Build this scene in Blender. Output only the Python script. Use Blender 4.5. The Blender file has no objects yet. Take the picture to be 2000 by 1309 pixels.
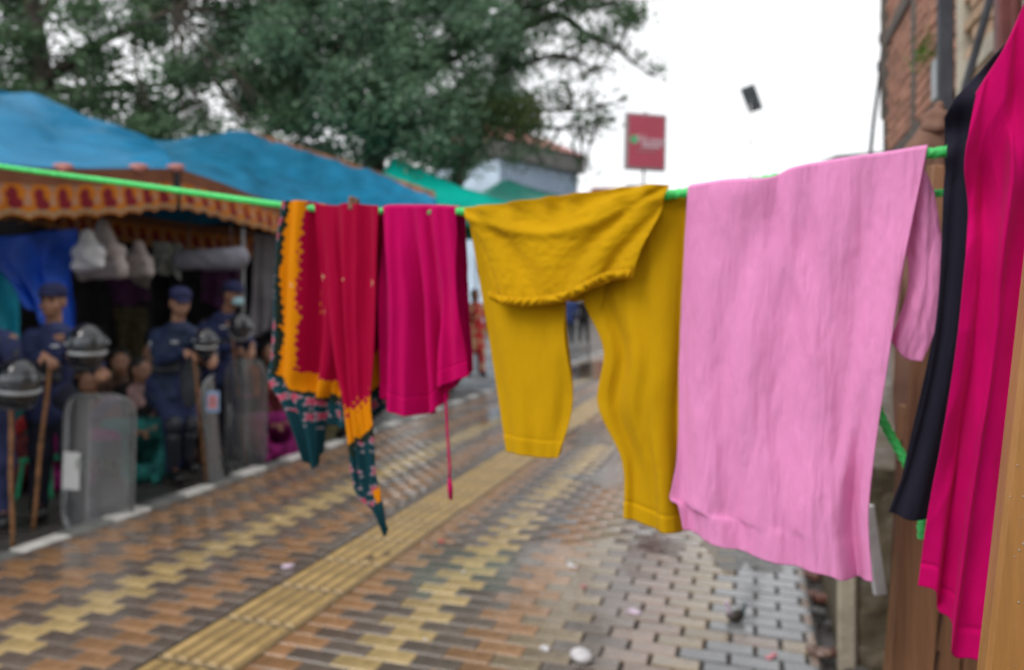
import bpy, math, random
import numpy as np
from mathutils import Vector, Matrix

SC = bpy.context.scene
COL = SC.collection
R = math.radians
rng = np.random.default_rng(7)
random.seed(7)

# ------------------------------------------------------------------ camera, sky, sun, exposure
F = 1450.0          # focal length in pixels of the 2000 px wide photograph
HZ = 585.0          # horizon row
CAMZ = 1.5
cam = bpy.data.cameras.new('camera')
cam.sensor_width = 36.0
cam.lens = 36.0 * F / 2000.0
cam.shift_y = -(654.5 - HZ) / 2000.0
cam.clip_start = 0.02
cam.clip_end = 2000.0
cam.dof.use_dof = True
cam.dof.focus_distance = 0.6
cam.dof.aperture_fstop = 4.5
camo = bpy.data.objects.new('camera', cam)
camo.location = (0, 0, CAMZ)
camo.rotation_euler = (R(90), 0, 0)
COL.objects.link(camo)
SC.camera = camo

SUN_EL, SUN_AZ = R(46), R(232)     # azimuth clockwise from +Y: behind the camera
world = bpy.data.worlds.new('World')
SC.world = world
world.use_nodes = True
wn, wl = world.node_tree.nodes, world.node_tree.links
wn.clear()
wo = wn.new('ShaderNodeOutputWorld')
bg = wn.new('ShaderNodeBackground')
sky = wn.new('ShaderNodeTexSky')
sky.sky_type = 'NISHITA'
sky.sun_disc = False
sky.sun_elevation = SUN_EL
sky.sun_rotation = SUN_AZ
wm = wn.new('ShaderNodeMix'); wm.data_type = 'RGBA'
tc = wn.new('ShaderNodeTexCoord')
cn = wn.new('ShaderNodeTexNoise'); cn.inputs['Scale'].default_value = 2.2; cn.inputs['Detail'].default_value = 4
cr = wn.new('ShaderNodeValToRGB')
cr.color_ramp.elements[0].position = .3; cr.color_ramp.elements[0].color = (.92, .93, .95, 1)
cr.color_ramp.elements[1].position = .7; cr.color_ramp.elements[1].color = (1, 1, 1, 1)
cs = wn.new('ShaderNodeVectorMath'); cs.operation = 'SCALE'; cs.inputs['Scale'].default_value = 10.8
wl.new(tc.outputs['Generated'], cn.inputs['Vector'])
wl.new(cn.outputs['Fac'], cr.inputs['Fac'])
wl.new(cr.outputs['Color'], cs.inputs[0])
wm.inputs['Factor'].default_value = 0.93
wl.new(sky.outputs['Color'], wm.inputs['A'])
wl.new(cs.outputs['Vector'], wm.inputs['B'])
wl.new(wm.outputs['Result'], bg.inputs['Color'])
bg.inputs['Strength'].default_value = 0.1
wl.new(bg.outputs['Background'], wo.inputs['Surface'])

sl = bpy.data.lights.new('sun', 'SUN')
sl.energy = 1.35
sl.angle = R(28)
sl.color = (1.0, .97, .93)
so = bpy.data.objects.new('sun', sl)
sd = Vector((math.sin(SUN_AZ) * math.cos(SUN_EL), math.cos(SUN_AZ) * math.cos(SUN_EL), math.sin(SUN_EL)))
so.rotation_euler = sd.to_track_quat('Z', 'Y').to_euler()
so.location = (0, -5, 12)
COL.objects.link(so)

vs = SC.view_settings
vs.view_transform = 'Standard'
vs.look = 'None'
vs.gamma = 1.0
vs.use_curve_mapping = False
vs.exposure = 0.3
SC.cycles.use_denoising = True
SC.cycles.max_bounces = 8
SC.cycles.transparent_max_bounces = 12
SC.cycles.sample_clamp_indirect = 6

# ------------------------------------------------------------------ coordinates
TH = R(18.3)
CT, ST = math.cos(TH), math.sin(TH)

def street(u, v, z=0.0):            # u along the street, v to its right
    return (u * ST + v * CT, u * CT - v * ST, z)

def at(px, py, Y):                  # a point of the photograph at a distance
    return ((px - 1000) / F * Y, Y, CAMZ + (HZ - py) / F * Y)

def atv(px, py, v):                 # a point of the photograph on the vertical plane v = const
    q = (px - 1000) / F
    Y = v / (CT * q - ST)
    return at(px, py, Y)

def ground_at(px, py, z=0.0):
    Y = (CAMZ - z) * F / (py - HZ)
    return ((px - 1000) / F * Y, Y, z)

def lin(r, g, b):                   # sRGB bytes to linear
    f = lambda c: (c / 255 / 12.92) if c / 255 <= .04045 else ((c / 255 + .055) / 1.055) ** 2.4
    return (f(r), f(g), f(b))

# ------------------------------------------------------------------ numpy noise
def vnoise(x, y, seed=0):
    xi, yi = np.floor(x).astype(np.int64), np.floor(y).astype(np.int64)
    xf, yf = x - xi, y - yi
    xf = xf * xf * (3 - 2 * xf); yf = yf * yf * (3 - 2 * yf)
    def h(a, b):
        n = (a * 374761393 + b * 668265263 + seed * 1442695041) & 0x7fffffff
        n = ((n ^ (n >> 13)) * 1274126177) & 0x7fffffff
        return ((n ^ (n >> 16)) & 0xffff) / 65535.0 * 2 - 1
    return (h(xi, yi) * (1 - xf) + h(xi + 1, yi) * xf) * (1 - yf) + (h(xi, yi + 1) * (1 - xf) + h(xi + 1, yi + 1) * xf) * yf

def fnoise(x, y, seed=0, octv=3):
    s = 0; a = 1.0
    for i in range(octv):
        s = s + a * vnoise(x * 2 ** i + 17.3 * i, y * 2 ** i + 5.1 * i, seed + i); a *= .5
    return s

# ------------------------------------------------------------------ objects
def tag(o, label=None, cat=None, group=None, kind=None):
    if label: o['label'] = label
    if cat: o['category'] = cat
    if group: o['group'] = group
    if kind: o['kind'] = kind
    return o

def empty(name, loc, rz=0, label=None, cat=None, group=None, kind=None):
    o = bpy.data.objects.new(name, None)
    o.location = loc; o.rotation_euler = (0, 0, rz)
    o.empty_display_size = .1
    COL.objects.link(o)
    return tag(o, label, cat, group, kind)

def origin_of(o):
    v = Vector((0, 0, 0))
    while o is not None:
        v += o.location; o = o.parent
    return np.array(v)

def make_mesh(name, verts, faces, mats, smooth=True, uv=None, colour=None, midx=None):
    me = bpy.data.meshes.new(name)
    verts = np.asarray(verts, dtype=np.float32).reshape(-1, 3)
    if isinstance(faces, np.ndarray):
        k = faces.shape[1]; nf = len(faces)
        me.vertices.add(len(verts)); me.vertices.foreach_set('co', verts.ravel())
        me.loops.add(nf * k); me.loops.foreach_set('vertex_index', faces.astype(np.int32).ravel())
        me.polygons.add(nf)
        me.polygons.foreach_set('loop_start', np.arange(0, nf * k, k, dtype=np.int32))
        me.update(calc_edges=True)
        me.validate()
    else:
        me.from_pydata([tuple(map(float, v)) for v in verts], [], faces)
        me.update()
    if smooth:
        me.polygons.foreach_set('use_smooth', np.ones(len(me.polygons), dtype=bool))
    li = np.zeros(len(me.loops), dtype=np.int32)
    me.loops.foreach_get('vertex_index', li)
    if uv is not None:
        ul = me.uv_layers.new(name='UVMap')
        ul.data.foreach_set('uv', np.asarray(uv, dtype=np.float32)[li].ravel())
    if colour is not None:
        a = me.color_attributes.new('print', 'FLOAT_COLOR', 'POINT')
        c = np.ones((len(verts), 4), dtype=np.float32); c[:, :3] = colour
        a.data.foreach_set('color', c.ravel())
    for m in (mats if isinstance(mats, (list, tuple)) else [mats]):
        me.materials.append(m)
    if midx is not None:
        me.polygons.foreach_set('material_index', np.asarray(midx, dtype=np.int32))
    return me

def obj(name, me, parent=None, loc=(0, 0, 0)):
    o = bpy.data.objects.new(name, me)
    o.location = loc
    COL.objects.link(o)
    if parent is not None: o.parent = parent
    return o

class MB:
    """collects shapes in world space, builds one mesh"""
    def __init__(s): s.v = []; s.f = []; s.m = []
    def add(s, verts, faces, mi=0):
        n = len(s.v)
        s.v += [tuple(map(float, v)) for v in verts]
        s.f += [tuple(int(i) + n for i in f) for f in faces]
        s.m += [mi] * len(faces)
        return s
    def box(s, c, size, rot=None, mi=0, bev=0.0):
        sx, sy, sz = (k / 2 for k in size)
        b = min(bev, sx * .9, sy * .9, sz * .9)
        if b <= 0:
            V = [(x, y, z) for x in (-sx, sx) for y in (-sy, sy) for z in (-sz, sz)]
            Fc = [(0, 1, 3, 2), (4, 6, 7, 5), (0, 4, 5, 1), (2, 3, 7, 6), (0, 2, 6, 4), (1, 5, 7, 3)]
        else:
            V = []; ix = {}
            for a in (-1, 1):
                for bb in (-1, 1):
                    for cc in (-1, 1):
                        for ax in range(3):
                            p = [a * sx, bb * sy, cc * sz]
                            for k in range(3):
                                if k != ax: p[k] -= (a, bb, cc)[k] * b
                            ix[(a, bb, cc, ax)] = len(V); V.append(tuple(p))
            Fc = []
            for ax in range(3):
                o1, o2 = [k for k in range(3) if k != ax]
                for sgn in (-1, 1):
                    q = []
                    for (p1, p2) in ((-1, -1), (1, -1), (1, 1), (-1, 1)):
                        t = [0, 0, 0]; t[ax] = sgn; t[o1] = p1; t[o2] = p2
                        q.append(ix[(*t, ax)])
                    Fc.append(tuple(q))
                for p1 in (-1, 1):
                    for p2 in (-1, 1):
                        t = [0, 0, 0]; t[o1] = p1; t[o2] = p2
                        t0 = list(t); t0[ax] = -1; t1 = list(t); t1[ax] = 1
                        Fc.append((ix[(*t0, o1)], ix[(*t1, o1)], ix[(*t1, o2)], ix[(*t0, o2)]))
            for a in (-1, 1):
                for bb in (-1, 1):
                    for cc in (-1, 1):
                        Fc.append(tuple(ix[(a, bb, cc, k)] for k in range(3)))
        M = rot if rot is not None else Matrix.Identity(3)
        V = [tuple(M @ Vector(v) + Vector(c)) for v in V]
        return s.add(V, Fc, mi)
    def tube(s, pts, r, n=8, mi=0, closed=True):
        pts = [Vector(p) for p in pts]
        rr = r if hasattr(r, '__len__') else [r] * len(pts)
        V = []; up = None
        for i, p in enumerate(pts):
            d = (pts[min(i + 1, len(pts) - 1)] - pts[max(i - 1, 0)]).normalized()
            if up is None:
                up = Vector((0, 0, 1)) if abs(d.z) < .9 else Vector((1, 0, 0))
            a = d.cross(up).normalized(); b = a.cross(d).normalized(); up = b
            for k in range(n):
                t = 2 * math.pi * k / n
                V.append(p + (a * math.cos(t) + b * math.sin(t)) * rr[i])
        Fc = [(i * n + k, i * n + (k + 1) % n, (i + 1) * n + (k + 1) % n, (i + 1) * n + k) for i in range(len(pts) - 1) for k in range(n)]
        if closed:
            Fc.append(tuple(range(n))[::-1]); Fc.append(tuple((len(pts) - 1) * n + k for k in range(n)))
        return s.add(V, Fc, mi)
    def build(s, name, mats, parent=None, smooth=False, loc=None):
        org = origin_of(parent) if parent is not None else np.zeros(3)
        l = np.array(loc) if loc is not None else org
        V = np.array(s.v) - l
        me = make_mesh(name, V, s.f, mats, smooth=smooth, midx=s.m if isinstance(mats, (list, tuple)) else None)
        me.validate()
        import bmesh
        bm = bmesh.new(); bm.from_mesh(me); bmesh.ops.recalc_face_normals(bm, faces=bm.faces); bm.to_mesh(me); bm.free()
        return obj(name, me, parent, tuple(l - org))

def rotz(a): return Matrix.Rotation(a, 3, 'Z')
RST = rotz(-TH)                      # local x = street right, local y = along street

# ------------------------------------------------------------------ materials
def node_mat(name):
    m = bpy.data.materials.new(name); m.use_nodes = True
    nt = m.node_tree; nt.nodes.clear()
    out = nt.nodes.new('ShaderNodeOutputMaterial')
    return m, nt, nt.nodes, nt.links, out

def pm(name, col, rough=.6, var=.2, scale=6., bump=.1, bscale=60., metal=0., stretch=(1, 1, 1), coords='Object',
       rvar=0., randobj=0., attr=False, transl=0., coat=0., spec=.5, col2=None, sheen=0.):
    m, nt, N, L, out = node_mat(name)
    b = N.new('ShaderNodeBsdfPrincipled')
    t = N.new('ShaderNodeTexCoord'); mp = N.new('ShaderNodeMapping'); mp.inputs['Scale'].default_value = stretch
    L.new(t.outputs[coords], mp.inputs['Vector'])
    n1 = N.new('ShaderNodeTexNoise'); n1.inputs['Scale'].default_value = scale; n1.inputs['Detail'].default_value = 6
    n1.inputs['Roughness'].default_value = .6
    L.new(mp.outputs[0], n1.inputs['Vector'])
    mix = N.new('ShaderNodeMix'); mix.data_type = 'RGBA'
    c = tuple(col)
    d = tuple(col2) if col2 else tuple(k * (1 - 2 * var) for k in c)
    e = c if col2 else tuple(min(1, k * (1 + var)) for k in c)
    mix.inputs['A'].default_value = (*d, 1); mix.inputs['B'].default_value = (*e, 1)
    rm = N.new('ShaderNodeMapRange'); rm.inputs['From Min'].default_value = .3; rm.inputs['From Max'].default_value = .7
    L.new(n1.outputs['Fac'], rm.inputs['Value']); L.new(rm.outputs[0], mix.inputs['Factor'])
    colour = mix.outputs['Result']
    if attr:
        a = N.new('ShaderNodeVertexColor'); a.layer_name = 'print'
        mu = N.new('ShaderNodeMix'); mu.data_type = 'RGBA'; mu.blend_type = 'MULTIPLY'; mu.inputs['Factor'].default_value = 1
        L.new(a.outputs['Color'], mu.inputs['A']); L.new(colour, mu.inputs['B']); colour = mu.outputs['Result']
    if randobj:
        oi = N.new('ShaderNodeObjectInfo'); mr = N.new('ShaderNodeMapRange')
        mr.inputs['To Min'].default_value = 1 - randobj; mr.inputs['To Max'].default_value = 1 + randobj
        L.new(oi.outputs['Random'], mr.inputs['Value'])
        sc = N.new('ShaderNodeVectorMath'); sc.operation = 'SCALE'
        L.new(colour, sc.inputs[0]); L.new(mr.outputs[0], sc.inputs['Scale']); colour = sc.outputs['Vector']
    L.new(colour, b.inputs['Base Color'])
    b.inputs['Metallic'].default_value = metal
    b.inputs['Roughness'].default_value = rough
    b.inputs['Specular IOR Level'].default_value = spec
    b.inputs['Coat Weight'].default_value = coat
    b.inputs['Coat Roughness'].default_value = .07
    b.inputs['Coat IOR'].default_value = 1.42
    if coat > .9:
        g_ = N.new('ShaderNodeNewGeometry'); n9 = N.new('ShaderNodeTexNoise'); n9.inputs['Scale'].default_value = .9; n9.inputs['Detail'].default_value = 5
        L.new(g_.outputs['Position'], n9.inputs['Vector'])
        m9 = N.new('ShaderNodeMapRange'); m9.inputs['From Min'].default_value = .35; m9.inputs['From Max'].default_value = .6; m9.inputs['To Min'].default_value = .35
        L.new(n9.outputs['Fac'], m9.inputs['Value']); L.new(m9.outputs[0], b.inputs['Coat Weight'])
    b.inputs['Sheen Weight'].default_value = sheen
    if rvar:
        rr = N.new('ShaderNodeMapRange'); rr.inputs['From Min'].default_value = .35; rr.inputs['From Max'].default_value = .65
        rr.inputs['To Min'].default_value = max(.02, rough - rvar); rr.inputs['To Max'].default_value = min(1, rough + rvar)
        n3 = N.new('ShaderNodeTexNoise'); n3.inputs['Scale'].default_value = scale * .35; n3.inputs['Detail'].default_value = 5
        L.new(mp.outputs[0], n3.inputs['Vector']); L.new(n3.outputs['Fac'], rr.inputs['Value']); L.new(rr.outputs[0], b.inputs['Roughness'])
    if bump:
        n2 = N.new('ShaderNodeTexNoise'); n2.inputs['Scale'].default_value = bscale; n2.inputs['Detail'].default_value = 4
        L.new(mp.outputs[0], n2.inputs['Vector'])
        bp = N.new('ShaderNodeBump'); bp.inputs['Strength'].default_value = bump; bp.inputs['Distance'].default_value = .02
        L.new(n2.outputs['Fac'], bp.inputs['Height']); L.new(bp.outputs['Normal'], b.inputs['Normal'])
    if transl:
        tr = N.new('ShaderNodeBsdfTranslucent'); L.new(colour, tr.inputs['Color'])
        ms = N.new('ShaderNodeMixShader'); ms.inputs['Fac'].default_value = transl
        L.new(b.outputs[0], ms.inputs[1]); L.new(tr.outputs[0], ms.inputs[2]); L.new(ms.outputs[0], out.inputs['Surface'])
    else:
        L.new(b.outputs[0], out.inputs['Surface'])
    return m

def clear_mat(name, tint, haze_col, haze, gloss, rough=.08):
    m, nt, N, L, out = node_mat(name)
    t = N.new('ShaderNodeBsdfTransparent'); t.inputs['Color'].default_value = (*tint, 1)
    d = N.new('ShaderNodeBsdfDiffuse')
    n1 = N.new('ShaderNodeTexNoise'); n1.inputs['Scale'].default_value = 5; n1.inputs['Detail'].default_value = 6
    tcx = N.new('ShaderNodeTexCoord'); L.new(tcx.outputs['Object'], n1.inputs['Vector'])
    mx = N.new('ShaderNodeMix'); mx.data_type = 'RGBA'; mx.inputs['A'].default_value = (*[k * .7 for k in haze_col], 1); mx.inputs['B'].default_value = (*haze_col, 1)
    L.new(n1.outputs['Fac'], mx.inputs['Factor']); L.new(mx.outputs['Result'], d.inputs['Color'])
    g = N.new('ShaderNodeBsdfGlossy'); g.inputs['Roughness'].default_value = rough
    a = N.new('ShaderNodeMixShader'); a.inputs['Fac'].default_value = haze
    L.new(t.outputs[0], a.inputs[1]); L.new(d.outputs[0], a.inputs[2])
    fr = N.new('ShaderNodeLayerWeight'); fr.inputs['Blend'].default_value = gloss
    c = N.new('ShaderNodeMixShader'); L.new(fr.outputs['Fresnel'], c.inputs['Fac'])
    L.new(a.outputs[0], c.inputs[1]); L.new(g.outputs[0], c.inputs[2]); L.new(c.outputs[0], out.inputs['Surface'])
    return m

M = {}
M['asphalt'] = pm('wet_asphalt', (.085, .08, .074), rough=.32, var=.3, scale=3, bump=.35, bscale=120, rvar=.16)
M['ground'] = pm('ground_dirt', (.09, .085, .075), rough=.8, var=.3, scale=.5, bump=.2, bscale=8)
M['joint'] = pm('wet_joint_sand', (.05, .044, .038), rough=.5, var=.25, scale=9, bump=.3, bscale=150)
PC = {'dark': (.145, .112, .09), 'orange': (.31, .17, .082), 'yellow': (.45, .325, .145), 'tan': (.25, .19, .115), 'grey': (.17, .175, .182), 'pink': (.24, .17, .13)}
for k, c in PC.items():
    M['paver_' + k] = pm('wet_paver_' + k, c, rough=.3, var=.2, scale=14, bump=.1, bscale=180, rvar=.12, randobj=.16, spec=.5, coat=1.0)
M['tactile'] = pm('tactile_yellow', (.43, .29, .115), rough=.36, var=.18, scale=7, bump=.12, bscale=160, rvar=.1, randobj=.1)
M['tactile_shade_dirt'] = pm('tactile_shade_dirt_yellow', (.19, .13, .055), rough=.36, var=.22, scale=9, bump=.12, bscale=160, rvar=.1, randobj=.1)  # slab base below the bars: groove shade and dirt painted as darker yellow
M['kerb_white'] = pm('kerb_white_paint', (.62, .6, .56), rough=.5, var=.18, scale=9, bump=.25, bscale=70)
M['kerb_grey'] = pm('kerb_bare_concrete', (.16, .165, .155), rough=.45, var=.25, scale=9, bump=.3, bscale=70)
M['drain'] = pm('wet_drain_slab', (.075, .07, .068), rough=.22, var=.35, scale=6, bump=.4, bscale=40, rvar=.15)
M['rubble'] = pm('broken_red_brick', (.15, .06, .042), rough=.45, var=.3, scale=12, bump=.5, bscale=50)
M['plinth'] = pm('mossy_wet_concrete', (.13, .1, .062), rough=.5, scale=5, bump=.5, bscale=22, col2=(.035, .032, .02), rvar=.2)
M['plinth_edge'] = pm('pale_concrete', (.4, .35, .27), rough=.6, var=.2, scale=8, bump=.3, bscale=50)

# ------------------------------------------------------------------ ground, road, pavement
def quad_sheet(name, c4, mat, n=2, uvs=None):
    c = [np.array(p, float) for p in c4]
    a = np.linspace(0, 1, n)
    V = [(1 - s) * (1 - t) * c[0] + s * (1 - t) * c[1] + s * t * c[2] + (1 - s) * t * c[3] for t in a for s in a]
    Fq = np.array([(j * n + i, j * n + i + 1, (j + 1) * n + i + 1, (j + 1) * n + i) for j in range(n - 1) for i in range(n - 1)])
    return obj(name, make_mesh(name, V, Fq, mat, smooth=False))

g = quad_sheet('ground', [(-900, -300, -.16), (900, -300, -.16), (900, 1500, -.16), (-900, 1500, -.16)], M['ground'])
tag(g, kind='structure', label='wide dark bare ground around the street')
rd = quad_sheet('road', [street(-8, -16, -.12), street(-8, -4.2, -.12), street(90, -4.2, -.12), street(90, -16, -.12)], M['asphalt'])
tag(rd, kind='structure', label='dark wet asphalt road under the tents')
# the bed the pavers lie on
bed = MB()
bed.box(street(42, -1.99, -.085), (4.5, 100, .14), RST)
pave = bed.build('pavement', M['joint'], loc=(0, 0, 0))
tag(pave, kind='structure', label='wet block pavement of dark, orange and yellow pavers')

def paver_mesh(w, d, h, b, mat, name='paver'):
    s = MB()
    x, y = w / 2, d / 2
    V = [(-x, -y, 0), (x, -y, 0), (x, y, 0), (-x, y, 0), (-x, -y, h - b), (x, -y, h - b), (x, y, h - b), (-x, y, h - b),
         (-x + b, -y + b, h), (x - b, -y + b, h), (x - b, y - b, h), (-x + b, y - b, h)]
    Fc = [(8, 9, 10, 11)]
    for k in range(4):
        j = (k + 1) % 4
        Fc += [(k, j, 4 + j, 4 + k), (4 + k, 4 + j, 8 + j, 8 + k)]
    s.add(V, Fc)
    return V, Fc

ROW, LEN, JT = .104, .208, .007
TOPZ = 0.0
left_seq = ['dark', 'orange', 'dark', 'yellow', 'dark', 'orange', 'dark', 'orange', 'dark']
right_seq = ['orange', 'dark', 'yellow', 'dark', 'orange', 'tan', 'dark', 'pink', 'tan', 'grey', 'grey', 'pink', 'grey']
pavers = []
for r in range(int(1.7 / ROW), int(26 / ROW)):
    u = r * ROW
    sh = (r % 2) * LEN / 2
    for lane, seq, v0, v1, sg in (('l', left_seq, -4.12, -2.41, -1), ('r', right_seq, -1.985, .25, 1)):
        for k in range(-1, 14):
            if sg < 0:
                b0 = -2.41 - (k + 1) * LEN + sh
            else:
                b0 = -1.985 + k * LEN - (LEN / 2 - sh)
            b1 = b0 + LEN
            a0, a1 = max(b0, v0), min(b1, v1)
            if a1 - a0 < .03: continue
            cname = seq[min(max(k, 0), len(seq) - 1)]
            if random.random() < .04 and sg > 0: cname = random.choice(['tan', 'grey', 'pink', 'dark'])
            pavers.append(((a0 + a1) / 2, u, round(a1 - a0, 3), cname))
def screen_size(v, u):
    x, y, z = street(u, v, 0)
    if y < .8: return 0
    px, py = 1000 + F * x / y, HZ + F * CAMZ / y
    if px < -40 or px > 1660 or py > 1330: return 0
    return 1 / y ** 3
order = sorted(range(len(pavers)), key=lambda i: -screen_size(pavers[i][0], pavers[i][1]))
near = [i for i in order[:296] if screen_size(pavers[i][0], pavers[i][1]) > 0]
nearset = set(near)
pcache = {}
for i in near:
    v, u, w, cname = pavers[i]
    key = (w, cname, v > -.7)
    if key not in pcache:
        V, Fc = paver_mesh(w - JT - (.007 if v > -.7 else -.003), ROW - JT - (.004 if v > -.7 else -.003), .03, .005 if v > -.7 else .003, None)
        pcache[key] = make_mesh('paver', V, Fc, M['paver_' + cname], smooth=False)
    o = bpy.data.objects.new('paver', pcache[key])
    o.location = street(u, v, -.028 + random.uniform(-.0015, .002))
    o.rotation_euler = (random.gauss(0, .008), random.gauss(0, .006), -TH + random.gauss(0, .006))
    o.parent = pave
    COL.objects.link(o)
rest = MB(); matl = ['paver_' + k for k in PC]
for i, (v, u, w, cname) in enumerate(pavers):
    if i in nearset: continue
    V, Fc = paver_mesh(w - JT - (.007 if v > -.7 else -.003), ROW - JT - (.004 if v > -.7 else -.003), .03, .005 if v > -.7 else .003, None)
    c = np.array(street(u, v, -.028 + random.uniform(-.0015, .002)))
    ca, sa = math.cos(-TH), math.sin(-TH)
    Vw = [(c[0] + ca * x - sa * y, c[1] + sa * x + ca * y, c[2] + z) for x, y, z in V]
    rest.add(Vw, Fc, matl.index('paver_' + cname))
n = len(rest.v)
fa = [f for f in rest.f]
me = make_mesh('paver_field', np.array(rest.v), np.array(rest.f), [M[k] for k in matl], smooth=False, midx=rest.m)
o = obj('paver_field', me, pave); tag(o, kind='stuff')
# paving beyond the modelled rows
far = MB(); far.box(street(63, -1.99, -.016), (4.3, 74, .02), RST)
far.build('far_paving', M['paver_grey'], pave)

# tactile slabs
TS = .404
def slab_mesh():
    s = MB(); s.box((0, 0, .013), (TS - .006, TS - .006, .026), bev=.004); return s
def bar_mesh(w):
    s = MB()
    x, y, h, b = w / 2, TS / 2 - .014, .0105, .008
    V = [(-x, -y, 0), (x, -y, 0), (x, y, 0), (-x, y, 0), (-x + b, -y + b, h), (x - b, -y + b, h), (x - b, y - b, h), (-x + b, y - b, h)]
    s.add(V, [(4, 5, 6, 7), (0, 1, 5, 4), (1, 2, 6, 5), (2, 3, 7, 6), (3, 0, 4, 7)]); return s
sm = slab_mesh(); slab_me = make_mesh('tactile_slab', np.array(sm.v), sm.f, M['tactile_shade_dirt'], smooth=False)
bmm = bar_mesh(.052); bar_me = make_mesh('bar', np.array(bmm.v), bmm.f, M['tactile'], smooth=False)
for k in range(60):
    u = 1.86 + k * .415
    o = bpy.data.objects.new('tactile_slab', slab_me)
    o.location = street(u, -2.198, -.028 + random.uniform(-.001, .002)); o.rotation_euler = (0, 0, -TH + random.gauss(0, .004)); o.parent = pave
    COL.objects.link(o)
    if k < 30:
        for j in range(5):
            bo = bpy.data.objects.new('bar', bar_me); bo.location = (-.154 + j * .077, 0, .0262); bo.parent = o
            COL.objects.link(bo)

# rain water standing on the pavement
def water_mat():
    m, nt, N, L, out = node_mat('rain_water')
    t = N.new('ShaderNodeBsdfTransparent'); t.inputs['Color'].default_value = (.90, .87, .83, 1)
    g_ = N.new('ShaderNodeBsdfGlossy'); g_.inputs['Roughness'].default_value = .05
    ge = N.new('ShaderNodeNewGeometry'); n1 = N.new('ShaderNodeTexNoise'); n1.inputs['Scale'].default_value = 26; n1.inputs['Detail'].default_value = 3
    L.new(ge.outputs['Position'], n1.inputs['Vector'])
    bp = N.new('ShaderNodeBump'); bp.inputs['Strength'].default_value = .10; bp.inputs['Distance'].default_value = .02
    L.new(n1.outputs['Fac'], bp.inputs['Height']); L.new(bp.outputs['Normal'], g_.inputs['Normal'])
    fr = N.new('ShaderNodeFresnel'); fr.inputs['IOR'].default_value = 1.36
    mx = N.new('ShaderNodeMixShader'); L.new(fr.outputs[0], mx.inputs['Fac']); L.new(t.outputs[0], mx.inputs[1]); L.new(g_.outputs[0], mx.inputs[2]); L.new(mx.outputs[0], out.inputs['Surface'])
    return m
M['water'] = water_mat()
for q, (px, py, a_, b_, where) in enumerate([(1292, 1066, .20, .13, 'below the right yellow trouser leg'), (1168, 842, .75, .34, 'between the yellow trouser legs'), (1160, 722, 1.9, .6, 'far off between the yellow trouser legs'),
                                             (1205, 930, .42, .2, 'left of the right yellow trouser leg'), (1010, 800, 1.2, .35, 'behind the left yellow trouser leg'), (1460, 1060, .5, .22, 'beneath the pink kurta')]):
    c = np.array(ground_at(px, py, 0)); th = np.linspace(0, 2 * math.pi, 72, endpoint=False)
    rr = 1 + .42 * fnoise(np.cos(th) * 1.6 + q * 7, np.sin(th) * 1.6, 60 + q, 4)
    lu, lv = a_ * rr * np.cos(th), b_ * rr * np.sin(th)
    V = [(0, 0, 0)] + [(u_ * ST + v_ * CT, u_ * CT - v_ * ST, 0) for u_, v_ in zip(lu, lv)]
    o = obj('puddle', make_mesh('puddle', V, [(0, (i + 1) % 72 + 1, i + 1) for i in range(72)], M['water'], smooth=False), None, (c[0], c[1], .0065))
    tag(o, 'thin rain puddle on the pavers ' + where, kind='structure')

# kerb
kerb = empty('kerb', street(0, -4.2, 0), kind='structure', label='kerb of alternating white painted and bare stones')
kc = {}
for k in range(70):
    white = k % 2 == 0
    u = 1.46 + k * .33
    if white not in kc:
        s = MB(); s.box((0, 0, -.085), (.15, .322, .19), bev=.012)
        kc[white] = make_mesh('kerb_stone', np.array(s.v), s.f, M['kerb_white' if white else 'kerb_grey'], smooth=False)
    o = bpy.data.objects.new('kerb_stone', kc[white])
    p = np.array(street(u, -4.2 + random.gauss(0, .006), random.gauss(0, .003))) - origin_of(kerb)
    o.location = p; o.rotation_euler = (0, 0, -TH + random.gauss(0, .012)); o.parent = kerb
    COL.objects.link(o)

# drain strip on the right with slabs and broken bricks
dr = MB(); dr.box(street(30, .62, -.11), (.7, 60, .12), RST)
dro = dr.build('drain_strip', M['drain'], loc=(0, 0, 0)); tag(dro, kind='structure', label='dark wet drain strip at the foot of the building')
for k in range(34):
    u = 2.0 + k * .3
    s = MB(); s.box(street(u, .44 + random.uniform(-.02, .02), -.035 + random.uniform(-.012, .006)), (.2, .285, .05), RST @ rotz(random.gauss(0, .03)), bev=.01)
    s.build('slab', M['drain'], dro)
for k in range(11):
    u = 3.2 + random.random() * 2.2
    s = MB(); s.box(street(u, .29 + random.uniform(-.035, .06), -.018 + random.uniform(-.01, .008)), (random.uniform(.05, .13), random.uniform(.03, .07), .035), RST @ rotz(random.gauss(0, .25)), bev=.006)
    s.build('broken_brick', M['rubble'] if random.random() < .7 else M['drain'], dro)

# ------------------------------------------------------------------ building on the right
M['mortar'] = pm('old_mortar', (.34, .25, .2), rough=.85, var=.2, scale=9, bump=.3, bscale=60)
M['brick_red'] = pm('red_brick', (.46, .23, .16), rough=.8, var=.25, scale=10, bump=.3, bscale=70, randobj=.22)
M['brick_tan'] = pm('tan_brick', (.56, .38, .25), rough=.75, var=.2, scale=10, bump=.3, bscale=70, randobj=.18)
M['cream'] = pm('cream_plaster', (.55, .5, .4), rough=.7, var=.15, scale=6, bump=.2, bscale=30)
M['old_wood'] = pm('weathered_dark_wood', (.13, .105, .09), rough=.7, var=.3, scale=5, bump=.4, bscale=40, stretch=(8, 8, 1))
M['steel'] = pm('grey_painted_steel', (.065, .07, .085), rough=.55, spec=.25, var=.2, scale=7, bump=.08, bscale=50)
M['maroon'] = pm('maroon_paint', (.14, .035, .03), rough=.4, var=.2, scale=6, bump=.1, bscale=40)
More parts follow.
